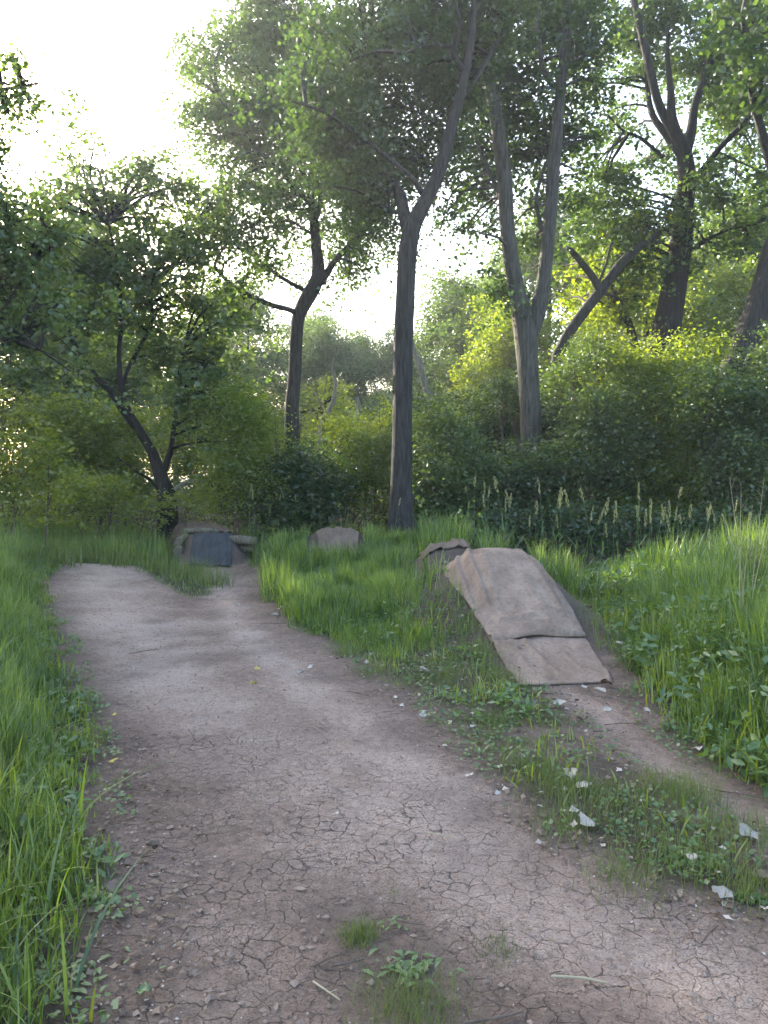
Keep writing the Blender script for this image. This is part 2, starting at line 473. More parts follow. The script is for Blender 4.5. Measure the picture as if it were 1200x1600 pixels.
CR1 = [tuple(gr(*p)) for p in [(640, 1280), (800, 1380), (950, 1450), (1150, 1580), (1300, 1700)]]
CR2 = [tuple(gr(*p)) for p in [(330, 1180), (340, 1300), (340, 1450), (300, 1650)]]
CR3 = [tuple(gr(*p)) for p in [(450, 1250), (560, 1330)]]
crack = np.maximum.reduce([1.15 * np.exp(-(edge_dist(X, Y, CR1) / .55) ** 4), np.exp(-(edge_dist(X, Y, CR2) / .42) ** 4), .6 * np.exp(-(edge_dist(X, Y, CR3) / .5) ** 2)])
crack = np.clip(crack * (.35 + .65 * sstep(.30, .6, fbm(X, Y, .55, 51))) + .25, 0, 1) * (1 - gsy) * sstep(7.5, 4.5, Y)
def blob2(px, py, rx, ry):
    c = gr(px, py); return np.exp(-((X - c[0]) / rx) ** 2 - ((Y - c[1]) / ry) ** 2)
damp = np.maximum.reduce([.9 * blob2(745, 1258, .16, .22), .6 * blob2(690, 1235, .2, .15), .75 * blob2(640, 1530, .3, .3), .6 * blob2(560, 1420, .28, .2), .4 * blob2(400, 1150, .4, .4),
                          .5 * sstep(-.45, -.02, sl), .45 * sstep(-.35, 0, sm), .4 * sstep(-.25, 0, sr)])
damp = np.maximum(damp, .8 * sstep(.50, .72, fbm(X, Y, .5, 63, 5)) * fbm(X, Y, .10, 64, 3))
damp = np.clip(damp * (.35 + 1.1 * fbm(X, Y, .25, 61)), 0, 1)
damp = np.where((jumps(X, Y) > .06), np.maximum(damp, .9), damp)
rut = sstep(0, -.25, np.maximum.reduce([sl, si, sm, sr, sf]))
Z = Z + rut * .022 * (fbm(X, Y, .22, 71, 3) - .5) - .015 * rut * pale
ny, nx = X.shape
ii, jj = np.meshgrid(np.arange(ny - 1), np.arange(nx - 1), indexing='ij')
Fq = np.stack([ii * nx + jj, ii * nx + jj + 1, (ii + 1) * nx + jj + 1, (ii + 1) * nx + jj], -1)
gm = mesh_np('ground', np.stack([X, Y, Z], -1).reshape(-1, 3), Fq, 4, ground_material(), True,
             {'grassy': gsy.ravel(), 'crack': crack.ravel(), 'pale': pale.ravel(), 'damp': damp.ravel()})
tag(link('ground', gm), 'brown dirt trail and soil with cracked mud and low earth jump mounds', 'ground', kind='structure')
def HG(x, y):
    """height of the ground sheet incl. trail relief (approximate)"""
    return H(x, y)

# ------------------------------------------------------------------ leaves
def unit(v): return v / (np.linalg.norm(v, axis=-1, keepdims=True) + 1e-9)
def leaves_np(C, size, up=.9, lobed=True, droop=.25, aspect=.5):
    """one small folded leaf at every point of C"""
    n = len(C)
    s = (size * rng.uniform(.65, 1.25, n))[:, None]
    N_ = unit(rng.normal(0, .55, (n, 3)) + np.array([0, 0, up]))
    a = rng.uniform(0, 2 * np.pi, n)
    D = np.stack([np.cos(a), np.sin(a), np.full(n, -droop)], 1)
    D = unit(D - N_ * np.sum(D * N_, 1, keepdims=True))
    S = np.cross(N_, D)
    curl = rng.uniform(.02, .22, n)[:, None] * s
    if lobed:
        pts = [(0, 0, 0), (.42, .50, .3), (.58, .20, .1), (1.0, 0, -.35), (.58, -.20, .1), (.42, -.50, .3)]
        tri = [(0, 1, 2), (0, 2, 3), (0, 3, 4), (0, 4, 5)]
    else:
        pts = [(0, 0, 0), (.42, aspect * .5, .5), (1, 0, -.2), (.45, -aspect * .5, .5)]
        tri = [(0, 1, 2), (0, 2, 3)]
    k = len(pts)
    V = np.empty((n, k, 3))
    for i, (d, w, h) in enumerate(pts):
        V[:, i] = C + D * s * d + S * s * w + N_ * curl * h
    F3 = (np.array(tri)[None] + (np.arange(n) * k)[:, None, None])
    return V.reshape(-1, 3), F3.reshape(-1, 3)
def noise3(P, sc_, seed):
    p = P / sc_
    return (vn(p[:, 0] + .37 * p[:, 2], p[:, 1] + .61 * p[:, 2], 1.0, seed) + vn(p[:, 0] - .2 * p[:, 1], p[:, 2], 1.0, seed + 5)) / 2
def sprays(blobs, lai, leaf_area, per, seed, gap=.36, spray_r=.38, sat=4, bough=.42):
    """spray centres through the ellipsoids, then leaves round each"""
    hubs, CC = [], []
    for (c, r) in blobs:
        A = np.pi * r[0] * r[2]
        n = max(3, int(A * lai / leaf_area / per * 1.45))
        d = unit(rng.normal(0, 1, (n, 3)))
        rr = rng.uniform(.25, 1, n) ** .55
        # lumpy outline
        lump = .55 + .85 * noise3(d * 2.1 + c, .8, seed)
        P = c + d * (rr * lump)[:, None] * r
        if bough > 0:
            nb = max(2, n // 7)
            own = P[rng.integers(0, nb, n)]
            g_ = rng.normal(0, 1, (n, 3)) * np.array([bough, bough, bough * .32])
            g_[:, 2] -= .35 * (g_[:, 0] ** 2 + g_[:, 1] ** 2) / bough
            P = own + g_
        keep = (.6 * noise3(P, 1.1, seed + 9) + .4 * noise3(P, .5, seed + 19)) > gap
        P = P[keep]
        hubs.append((c, P)); CC.append(P)
        for q in range(sat):
            d1 = unit(rng.normal(0, 1, (1, 3)))[0]; c1 = c + d1 * r * rng.uniform(.85, 1.2)
            r1 = np.mean(r) * rng.uniform(.22, .42) * np.array([1.25, 1.25, .6])
            n1 = max(2, int(np.pi * r1[0] * r1[2] * lai / leaf_area / per * 1.3))
            P1 = c1 + unit(rng.normal(0, 1, (n1, 3))) * rng.uniform(.1, 1, (n1, 1)) ** .6 * r1
            CC.append(P1); hubs.append((c1, P1[:3]))
    CC = np.concatenate(CC)
    n = len(CC)
    ce = np.repeat(CC, per, 0)
    q = rng.normal(0, 1, (n * per, 3)) * np.array([spray_r, spray_r, spray_r * .42]) * .62
    tilt = rng.normal(0, .35, (n, 2)).repeat(per, 0)
    q[:, 2] += q[:, 0] * tilt[:, 0] + q[:, 1] * tilt[:, 1] - .28 * (q[:, 0] ** 2 + q[:, 1] ** 2) / spray_r
    return hubs, ce + q
def pxblob(cx, cy, rx, ry, Yd, dy=0, thick=1.0):
    Yy = Yd + dy
    c = at(cx, cy, Yy)
    return (c, np.array([rx * Yy / F_PX, thick * min(rx, ry * 1.3) * Yy / F_PX, ry * Yy / F_PX]))

def limb_pts(pts, Yd, dys=None, jit=.0):
    P, W = [], []
    for i, (px, py, w) in enumerate(pts):
        y = Yd + (dys[i] if dys else 0)
        P.append(at(px, py, y)); W.append(w * .5 * y / F_PX)
    return np.array(P), np.array(W)

def make_tree(name, label, cat, Yd, trunk, limbs, blobs, leafmat='maple', barkmat='bark', lai=4.0, leaf=.115, gap=.36, group=None,
              lobed=True, seed=1, spray=.26, up=.7, twigr=.028, base=None, sides=14, tw=.5, flare=.35, per=22, dyo=0.0):
    """trunk: [(px,py,width px)...] from the foot up; it is carried down to the ground. limbs: list of the same with a depth drift."""
    P, W = limb_pts(trunk, Yd)
    foot = np.array([P[0][0] if base is None else base, Yd, 0.0])
    foot[2] = H(foot[0], foot[1]) - .15
    P = np.vstack([foot, P]) if P[0][2] > foot[2] + .2 else P
    if len(P) > len(W): W = np.concatenate([[W[0] * 1.12], W])
    root = empty(name, (foot[0], foot[1], foot[2] + .15))
    O = np.array(root.location)
    tag(root, label, cat, group)
    samples = []
    b = Buf(); sp, sw = tube(b, P - O, W, sides, .18, .07, seed, flare=flare)
    samples.append(sp + O)
    b.make('trunk', M[barkmat], root, True)
    for k, (pts, drift) in enumerate(limbs):
        n = len(pts)
        LP, LW = limb_pts(pts, Yd, [drift * i / (n - 1) for i in range(n)])
        b = Buf(); sp, sw = tube(b, LP - O, LW, max(6, sides - 5), .2, .06, seed + k * 3 + 1)
        samples.append(sp + O)
        b.make('limb', M[barkmat], root, True)
    S = np.concatenate(samples)
    if blobs:
        bl = [pxblob(*q[:4], Yd, (q[4] if len(q) > 4 else 0) + dyo, .75) for q in blobs]
        area = leaf * leaf * (.34 if lobed else .25)
        hubs, C = sprays(bl, lai, area * (1 if lobed else 1.5), per, seed, gap, spray)
        V, F3 = leaves_np(C - O, leaf, up, lobed, .3, .8)
        cr = link('crown', mesh_np('crown', V, F3, 3, M[leafmat]), root); cr['kind'] = 'stuff'
        tb = Buf()
        for c, Pk in hubs:
            i = np.argmin(np.sum((S - c) ** 2 * np.array([1, 1, 1.0]), 1) + 1.2 * np.maximum(0, S[:, 2] - c[2] + .3))
            s0 = S[i]
            L_ = np.linalg.norm(c - s0)
            mid = (s0 + c) / 2 + np.array([rng.normal(0, .08 * L_), rng.normal(0, .08 * L_), .08 * L_])
            tube(tb, np.array([s0, mid, c]) - O, [twigr * 1.3, twigr, twigr * .55], 5, .3, cap=False)
            m_ = Pk[rng.random(len(Pk)) < tw * 12 / (12 + len(Pk) * .15)] if len(Pk) else Pk
            for q in m_[:70]:
                t = rng.uniform(.3, 1)
                s1 = mid + (c - mid) * t
                mm = (s1 + q) / 2 + rng.normal(0, .1, 3) + np.array([0, 0, .08])
                tube(tb, np.array([s1, mm, q]) - O, [twigr * .4, twigr * .25, twigr * .12], 3, .5, cap=False)
        if tb.n:
            t_ = tb.make('branchlets', M[barkmat], root); t_['kind'] = 'stuff'
    return root

# ------------------------------------------------------------------ the big trees
make_tree('maple_tree', 'slender grey maple that leans right and forks above the dark round bush', 'tree', 18.0,
    [(457, 700, 24), (456, 640, 22), (460, 590, 21), (463, 530, 19), (467, 492, 20), (482, 462, 24), (497, 432, 21), (494, 385, 17), (490, 340, 15), (484, 300, 11), (470, 262, 9), (450, 215, 7), (420, 160, 5)],
    [([(470, 492, 9), (450, 483, 8), (425, 477, 8), (390, 462, 7), (360, 444, 6), (335, 418, 4)], -.8),
     ([(486, 460, 8), (465, 448, 7), (440, 434, 6), (412, 412, 6), (385, 393, 4), (365, 388, 3)], .8),
     ([(502, 442, 12), (520, 412, 10), (535, 395, 9), (560, 368, 8), (590, 340, 7), (622, 318, 5)], .9),
     ([(491, 350, 9), (500, 318, 8), (500, 270, 7), (507, 215, 6), (512, 150, 4)], .7),
     ([(485, 320, 7), (450, 280, 6), (405, 235, 5), (372, 195, 4), (340, 150, 3)], -.8)],
    [(355, 75, 75, 70, .5), (330, 130, 55, 60, -.5), (430, 60, 80, 75, .6), (420, 160, 85, 70, -.4), (360, 190, 60, 45), (500, 110, 70, 80, .8),
     (470, 230, 95, 60, .2), (560, 200, 70, 80, .8), (390, 260, 60, 45), (350, 310, 50, 45, -.5), (450, 300, 60, 40, -.6), (560, 290, 60, 50, .8), (400, 345, 60, 35, -.4),
     (585, 370, 40, 36, .9), (550, 415, 38, 30, .8), (370, 400, 42, 26, -.7), (420, 400, 40, 24, .6), (535, 345, 40, 32, .5), (365, 470, 30, 20, -.6), (470, 20, 80, 40, .5), (560, 60, 60, 50, .5)],
    leaf=.10, lai=2.5, gap=.43, seed=3, dyo=.3, flare=.1)

make_tree('ash_tree', 'tall straight furrowed trunk in the centre, rising from the grass to a high fork', 'tree', 13.6,
    [(627, 806, 38), (627, 760, 33), (628, 700, 31), (629, 600, 30), (631, 500, 31), (634, 440, 29), (638, 385, 28), (646, 350, 25), (662, 320, 22), (680, 285, 20), (694, 245, 19), (705, 200, 18), (718, 150, 16), (729, 100, 14), (736, 60, 12), (742, -10, 9), (745, -100, 6)],
    [([(641, 380, 20), (634, 345, 20), (626, 310, 16), (612, 275, 11), (600, 240, 8), (585, 170, 6), (580, 100, 4)], .9),
     ([(660, 302, 10), (645, 280, 8), (620, 258, 7), (575, 222, 6), (540, 196, 5), (500, 172, 5), (455, 158, 3)], -1.2),
     ([(727, 112, 11), (713, 97, 11), (708, 80, 9), (716, 55, 7), (718, 30, 5), (705, -10, 4)], -.6),
     ([(709, 74, 5), (680, 70, 4), (650, 74, 3), (630, 84, 3)], -.8),
     ([(716, 160, 8), (745, 120, 7), (780, 60, 6), (820, -10, 4)], 1.2),
     ([(610, 275, 6), (607, 330, 3)], .3)],
    [(560, 80, 80, 70, -.8), (500, 130, 55, 60, -1.2), (620, 60, 80, 70, -.4), (560, 180, 70, 60, -.9), (640, 150, 60, 70, .4), (600, 250, 65, 55, .4), (680, 190, 40, 70, .9),
     (650, 0, 90, 60, -.2), (740, 20, 80, 60, .6), (500, 210, 50, 45, -1), (540, 270, 50, 40, -.5), (590, 320, 45, 35, .5), (560, 0, 80, 50, -.8), (690, -60, 150, 60, 0), (720, 110, 40, 50, .9), (660, 250, 45, 45, 1.2)],
    leafmat='deep', lai=2.3, gap=.43, seed=8, sides=22, leaf=.088, dyo=.9, flare=.35)

make_tree('elm_tree', 'broad twin stemmed tree whose trunk splits into two tall parallel limbs', 'tree', 17.0,
    [(829, 700, 32), (828, 640, 31), (826, 590, 31), (823, 545, 33), (820, 510, 36), (808, 455, 25), (799, 410, 24), (792, 350, 23), (789, 290, 23), (783, 235, 22), (773, 170, 19), (762, 120, 16), (752, 60, 12), (740, -20, 8)],
    [([(826, 530, 26), (840, 490, 25), (851, 430, 22), (857, 370, 20), (863, 300, 19), (869, 220, 18), (876, 140, 16), (884, 70, 15), (888, 20, 13), (892, -60, 9)], -.3),
     ([(871, 138, 9), (855, 122, 9), (846, 98, 8), (842, 60, 6), (838, 10, 5), (830, -40, 4)], -.8),
     ([(790, 330, 8), (770, 280, 7), (748, 230, 6), (740, 190, 4)], .8),
     ([(846, 360, 7), (838, 310, 6), (848, 270, 5), (860, 240, 4)], .6),
     ([(768, 150, 9), (745, 110, 8), (735, 60, 6), (730, 10, 5)], 1.0),
     ([(796, 390, 6), (780, 372, 4), (758, 366, 3), (740, 360, 2)], -.9)],
    [(800, 60, 80, 70, .6), (750, 160, 60, 60, 1), (820, 160, 60, 60, .9), (740, 260, 55, 55, 1), (810, 250, 55, 55, .9), (880, 60, 60, 70, -.6), (770, 340, 55, 45, .9), (830, 330, 45, 50, 1),
     (700, 330, 45, 40, 1.3), (900, 130, 45, 50, .8), (830, 420, 28, 40, .8), (880, 210, 40, 35, .8), (720, 60, 70, 60, .8), (880, 290, 35, 30, .6), (860, -10, 110, 50, 0), (780, 430, 20, 30, -.3), (812, 470, 16, 26, -.5)],
    leafmat='deep', leaf=.11, lobed=False, barkmat='bark_grey', lai=2.9, gap=.43, seed=14, dyo=.6, sides=18, flare=.2)

make_tree('cottonwood_tree', 'massive dark trunk leaning right above the thicket, opening into a fan of limbs', 'tree', 20.0,
    [(1030, 580, 44), (1036, 540, 42), (1046, 490, 40), (1057, 430, 36), (1064, 380, 33), (1068, 330, 30), (1073, 285, 27), (1070, 245, 24), (1060, 218, 20), (1046, 195, 15), (1030, 165, 13), (1018, 120, 13), (1008, 75, 12), (995, 20, 10), (985, -40, 6)],
    [([(1070, 245, 17), (1080, 205, 15), (1085, 165, 12), (1098, 130, 12), (1118, 70, 11), (1142, 15, 10), (1160, -40, 6)], .9),
     ([(1060, 215, 16), (1050, 185, 14), (1048, 140, 10), (1043, 90, 7), (1044, 40, 5)], -.5),
     ([(1062, 240, 13), (1040, 210, 11), (1020, 180, 10), (1012, 140, 8), (1010, 90, 6)], .8),
     ([(1078, 290, 10), (1110, 250, 9), (1130, 225, 8), (1160, 195, 8), (1185, 165, 6), (1230, 130, 4)], -.9),
     ([(1035, 245, 6), (1000, 215, 5), (975, 205, 4), (950, 180, 3)], -1.0),
     ([(1066, 400, 6), (1090, 385, 5), (1130, 362, 4), (1180, 350, 3)], -1.0)],
    [(970, 60, 60, 60, .5), (1060, 60, 70, 70, 1), (1140, 80, 70, 70, .5), (960, 170, 50, 50, .4), (1010, 260, 55, 50, .8), (1120, 160, 60, 55, 1.1), (950, 290, 55, 45, -.5), (1080, 300, 60, 45, -.9),
     (1150, 280, 60, 50, .8), (990, 340, 60, 40, -.8), (1180, 200, 50, 60, 1.1), (920, 350, 45, 35, -.4), (1110, 370, 55, 34, -.9), (1040, 0, 120, 55, .6), (1180, 0, 90, 70, .2), (1190, 340, 45, 40, -.4), (1040, 350, 40, 30, -1.2), (1010, 395, 45, 24, -.6)],
    leafmat='maple', barkmat='bark_dark', leaf=.12, lobed=False, lai=2.9, gap=.43, seed=23, dyo=.6, sides=16, flare=.2)

make_tree('willow_tree', 'thick rough trunk leaning out of the frame at the right edge', 'tree', 17.5,
    [(1140, 600, 36), (1152, 565, 38), (1172, 515, 40), (1192, 465, 42), (1212, 400, 42), (1235, 320, 36), (1260, 200, 28), (1290, 60, 18)],
    [([(1230, 330, 20), (1200, 240, 14), (1170, 120, 10), (1160, 20, 6)], -1.5)],
    [(1180, 30, 60, 60, -1.5), (1210, 100, 50, 60, -1.5), (1290, 200, 90, 90, 0), (1330, 80, 120, 120, 0), (1250, -20, 120, 80, 0)],
    leafmat='deep', lobed=False, lai=2.6, gap=.38, seed=29, leaf=.15, sides=16, flare=.1)

make_tree('broken_tree', 'leaning bare trunk with a snapped elbow between the twin stemmed tree and the massive one', 'tree', 19.0,
    [(868, 585, 15), (876, 545, 16), (892, 515, 16), (912, 488, 16), (937, 456, 16), (948, 442, 15), (968, 415, 15), (990, 393, 14), (1015, 375, 10), (1050, 350, 6)],
    [([(938, 458, 15), (928, 436, 12), (912, 415, 11), (893, 392, 9), (886, 388, 5)], -.3), ([(936, 440, 5), (948, 410, 4), (955, 380, 3)], -.2)],
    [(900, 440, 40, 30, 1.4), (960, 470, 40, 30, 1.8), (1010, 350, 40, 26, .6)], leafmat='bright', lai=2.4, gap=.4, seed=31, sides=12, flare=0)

make_tree('leaning_sapling', 'thin dark trunk leaning left just before the massive leaning tree', 'tree', 21.0,
    [(1000, 580, 15), (993, 545, 14), (982, 505, 12), (968, 475, 9), (955, 440, 6)], [],
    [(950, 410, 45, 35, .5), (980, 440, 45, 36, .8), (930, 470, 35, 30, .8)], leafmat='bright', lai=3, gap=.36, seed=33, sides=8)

make_tree('boxelder_tree', 'dark many stemmed tree on the left, bending over the yellow green shrubs', 'tree', 16.0,
    [(262, 792, 30), (258, 765, 27), (250, 742, 20), (240, 712, 16), (228, 690, 14), (214, 665, 12), (203, 645, 9), (190, 615, 9), (187, 580, 8), (186, 545, 7), (190, 500, 6), (185, 430, 5), (170, 350, 4)],
    [([(262, 770, 16), (256, 738, 11), (266, 708, 9), (270, 680, 8), (274, 650, 6), (280, 610, 5), (290, 540, 4)], .6),
     ([(212, 668, 10), (190, 640, 10), (172, 610, 11), (155, 595, 10), (140, 575, 9), (122, 545, 6), (100, 500, 5)], -.9),
     ([(190, 605, 7), (203, 570, 6), (222, 535, 5), (238, 500, 4), (235, 440, 3)], .5),
     ([(270, 700, 5), (290, 694, 4), (320, 690, 3), (350, 690, 2)], -.8),
     ([(250, 770, 5), (235, 750, 4), (210, 735, 3), (185, 715, 2)], -.9)],
    [(120, 300, 60, 50, 0), (60, 360, 70, 55, -.8), (140, 380, 70, 55, .5), (240, 300, 55, 45, .6), (290, 350, 60, 50, .8), (220, 390, 65, 50, 0), (300, 430, 60, 50, .6), (120, 450, 70, 45, -.5),
     (210, 470, 60, 45, .8), (320, 500, 55, 45, .5), (60, 450, 60, 45, -.8), (250, 540, 50, 40, .8), (340, 570, 40, 50, .6), (300, 610, 45, 35, -.3), (100, 520, 40, 26, -.6),
     (345, 640, 30, 34, .5), (225, 255, 30, 26, .5), (130, 245, 30, 26, .2)],
    leafmat='far', barkmat='bark_dark', lai=3.0, gap=.42, seed=37, sides=12, leaf=.115, lobed=False)

make_tree('overhanging_tree', 'nearest tree past the left edge, dark leafy boughs hanging against the white sky', 'tree', 10.5,
    [(-330, 800, 60), (-330, 600, 55), (-320, 400, 50), (-300, 200, 42), (-260, 0, 30), (-220, -200, 20)],
    [([(-315, 420, 22), (-230, 390, 18), (-120, 380, 12), (-20, 400, 8), (50, 420, 5)], .4),
     ([(-300, 230, 22), (-200, 180, 16), (-90, 150, 10), (0, 140, 6), (60, 130, 3)], .2),
     ([(-320, 500, 16), (-220, 520, 12), (-100, 500, 9), (10, 520, 6), (60, 545, 4), (110, 580, 3)], -.6)],
    [(-20, 130, 60, 45, 0), (40, 125, 40, 28, 0), (15, 180, 34, 30, 0), (-100, 180, 80, 60, 0), (-40, 360, 60, 50, 0), (20, 330, 40, 34), (-60, 470, 80, 60, 0), (10, 440, 45, 40, .2), (40, 400, 40, 34), (60, 475, 34, 24, -.4),
     (-200, 300, 110, 90), (-280, 100, 120, 100), (-240, -80, 140, 110), (0, 530, 36, 20, -.6), (70, 350, 30, 24), (-220, 450, 90, 80)],
    leafmat='far', barkmat='bark_dark', lobed=False, lai=3.9, gap=.38, seed=41, leaf=.08, spray=.2, sides=12)

# ------------------------------------------------------------------ shrubs and thicket
def make_shrub(name, label, Yd, blobs, leafmat='shrub', lai=3.7, leaf=.09, gap=.30, seed=1, group=None, cat='shrub', stems=6, spray=.3, per=24, up=.7, lobed=False):
    cx = np.mean([q[0] for q in blobs]); cyb = max(q[1] for q in blobs)
    fx = at(cx, 740, Yd)[0]
    z0 = float(H(fx, Yd))
    root = empty(name, (fx, Yd, z0)); tag(root, label, cat, group)
    O = np.array(root.location)
    bl = [pxblob(*q[:4], Yd, *(q[4:])) for q in blobs]
    area = leaf * leaf * (.34 if lobed else .25)
    hubs, C = sprays(bl, lai, area, per, seed, gap, spray, 1, .24)
    C = C[C[:, 2] > H(C[:, 0], C[:, 1]) + .03]
    V, F3 = leaves_np(C - O, leaf, up, lobed, .2, .55)
    cr = link('foliage', mesh_np('foliage', V, F3, 3, M[leafmat]), root); cr['kind'] = 'stuff'
    tb = Buf()
    for c, Pk in hubs:
        for k in range(1):
            s0 = np.array([fx + rng.normal(0, .25) + .7 * (c[0] - fx), Yd + rng.normal(0, .2), z0 - .05])
            mid = s0 * .45 + c * .55 + rng.normal(0, .12, 3)
            tube(tb, np.array([s0, mid, c + rng.normal(0, .15, 3)]) - O, [.014, .011, .006], 5, .35, cap=False)
            for q in Pk[rng.integers(0, len(Pk), 8)] if len(Pk) else []:
                tube(tb, np.array([mid, (mid + q) / 2 + [0, 0, .08], q]) - O, [.007, .005, .003], 3, .5, cap=False)
    t_ = tb.make('stems', M['twig'], root); t_['kind'] = 'stuff'
    return root

make_shrub('round_shrub', 'dark round bush at the foot of the slender maple that leans right', 15.5,
    [(440, 745, 60, 42), (500, 745, 45, 42, .3), (400, 760, 40, 32, -.2), (470, 715, 55, 28, .4), (430, 785, 50, 26, -.4), (510, 785, 36, 26)], 'deep', seed=51, lai=4.0, gap=.24)
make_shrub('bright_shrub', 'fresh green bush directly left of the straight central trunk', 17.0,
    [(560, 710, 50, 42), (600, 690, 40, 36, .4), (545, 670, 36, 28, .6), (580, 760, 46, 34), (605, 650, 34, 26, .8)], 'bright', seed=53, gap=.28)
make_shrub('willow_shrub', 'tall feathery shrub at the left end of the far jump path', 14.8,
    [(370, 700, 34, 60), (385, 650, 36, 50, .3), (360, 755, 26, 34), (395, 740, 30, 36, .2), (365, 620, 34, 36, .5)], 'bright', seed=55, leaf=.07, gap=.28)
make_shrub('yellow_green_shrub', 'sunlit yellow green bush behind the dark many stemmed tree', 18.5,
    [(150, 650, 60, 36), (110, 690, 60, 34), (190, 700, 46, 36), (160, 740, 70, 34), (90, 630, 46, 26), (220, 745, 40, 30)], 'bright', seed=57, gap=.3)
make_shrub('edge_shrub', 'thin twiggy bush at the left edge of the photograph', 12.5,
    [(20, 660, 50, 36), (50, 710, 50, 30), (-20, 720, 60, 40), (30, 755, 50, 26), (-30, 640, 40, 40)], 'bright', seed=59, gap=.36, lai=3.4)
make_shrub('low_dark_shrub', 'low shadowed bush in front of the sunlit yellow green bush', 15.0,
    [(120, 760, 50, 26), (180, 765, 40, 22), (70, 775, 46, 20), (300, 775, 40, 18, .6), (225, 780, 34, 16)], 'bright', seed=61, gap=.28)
thick = [('thicket_shrub', 'leafy bush right of the straight central trunk, with a thin stem showing', 15.0, [(680, 720, 45, 40), (660, 770, 36, 30), (710, 770, 46, 32), (700, 670, 46, 34, .4), (668, 640, 28, 26, .8), (742, 735, 40, 40), (690, 800, 60, 20, -.5)], 'shrub'),
    ('thicket_shrub', 'dark bush under the twin stemmed tree, hiding its foot', 15.4, [(785, 725, 50, 34), (850, 725, 50, 34), (780, 760, 50, 34, .5), (860, 655, 40, 40, 3), (790, 620, 26, 40, 3), (880, 600, 24, 40, 3), (800, 795, 60, 22, -.4)], 'deep'),
    ('thicket_shrub', 'arching shadowy bush above the tallest seed heads', 16.0, [(925, 640, 45, 40), (965, 610, 50, 36, .3), (930, 690, 60, 36, -.3), (890, 700, 40, 32), (970, 670, 50, 40), (900, 570, 34, 34, 2), (935, 540, 30, 26, .8), (900, 790, 70, 24, -.4), (930, 745, 60, 30)], 'shrub'),
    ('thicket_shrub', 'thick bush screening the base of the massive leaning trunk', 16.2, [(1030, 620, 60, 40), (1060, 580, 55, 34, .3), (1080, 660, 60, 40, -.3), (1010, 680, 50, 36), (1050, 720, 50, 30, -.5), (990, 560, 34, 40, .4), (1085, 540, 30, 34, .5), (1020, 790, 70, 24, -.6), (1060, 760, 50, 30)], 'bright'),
    ('thicket_shrub', 'big leafy bush at the right edge below the rough leaning trunk', 14.6, [(1150, 620, 60, 44), (1190, 690, 55, 50, -.4), (1120, 690, 50, 40), (1170, 760, 50, 34, -.5), (1230, 620, 60, 60), (1110, 600, 36, 44), (1200, 550, 40, 44, .4), (1160, 800, 70, 24, -.8)], 'shrub')]
for k, (nm, lb, Yd, bl, mt) in enumerate(thick):
    make_shrub(nm, lb, Yd, bl, mt, seed=70 + k, gap=.26, lai=3.8)
make_shrub('shade_strip_shrub', 'low dark bush strip added as the shade along the foot of the thicket, behind the seed heads', 13.6,  # added dark foliage standing in for the shade under the thicket
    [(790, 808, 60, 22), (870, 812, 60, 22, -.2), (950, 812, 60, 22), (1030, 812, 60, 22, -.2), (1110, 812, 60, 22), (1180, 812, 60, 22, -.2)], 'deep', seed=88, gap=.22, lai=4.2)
# second rank: the deep shade behind the seed heads
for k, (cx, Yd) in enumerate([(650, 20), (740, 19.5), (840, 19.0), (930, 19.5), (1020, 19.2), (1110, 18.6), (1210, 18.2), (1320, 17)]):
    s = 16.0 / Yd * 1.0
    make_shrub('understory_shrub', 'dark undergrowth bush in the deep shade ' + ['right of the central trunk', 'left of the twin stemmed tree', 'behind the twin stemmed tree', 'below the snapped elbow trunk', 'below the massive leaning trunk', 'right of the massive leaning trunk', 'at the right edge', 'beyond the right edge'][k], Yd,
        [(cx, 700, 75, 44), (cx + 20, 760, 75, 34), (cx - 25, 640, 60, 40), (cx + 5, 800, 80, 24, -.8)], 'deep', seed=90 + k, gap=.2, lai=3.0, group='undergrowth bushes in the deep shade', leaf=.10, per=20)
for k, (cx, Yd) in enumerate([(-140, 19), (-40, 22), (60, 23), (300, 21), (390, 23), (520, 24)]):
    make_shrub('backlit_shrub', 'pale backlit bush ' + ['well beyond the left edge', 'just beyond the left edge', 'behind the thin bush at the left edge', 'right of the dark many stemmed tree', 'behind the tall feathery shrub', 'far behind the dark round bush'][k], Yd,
        [(cx, 690, 60, 50), (cx + 15, 740, 60, 34), (cx - 15, 630, 46, 36)], 'bright', seed=110 + k, gap=.27, lai=2.6, group='backlit bushes under the left trees', leaf=.10, per=20)

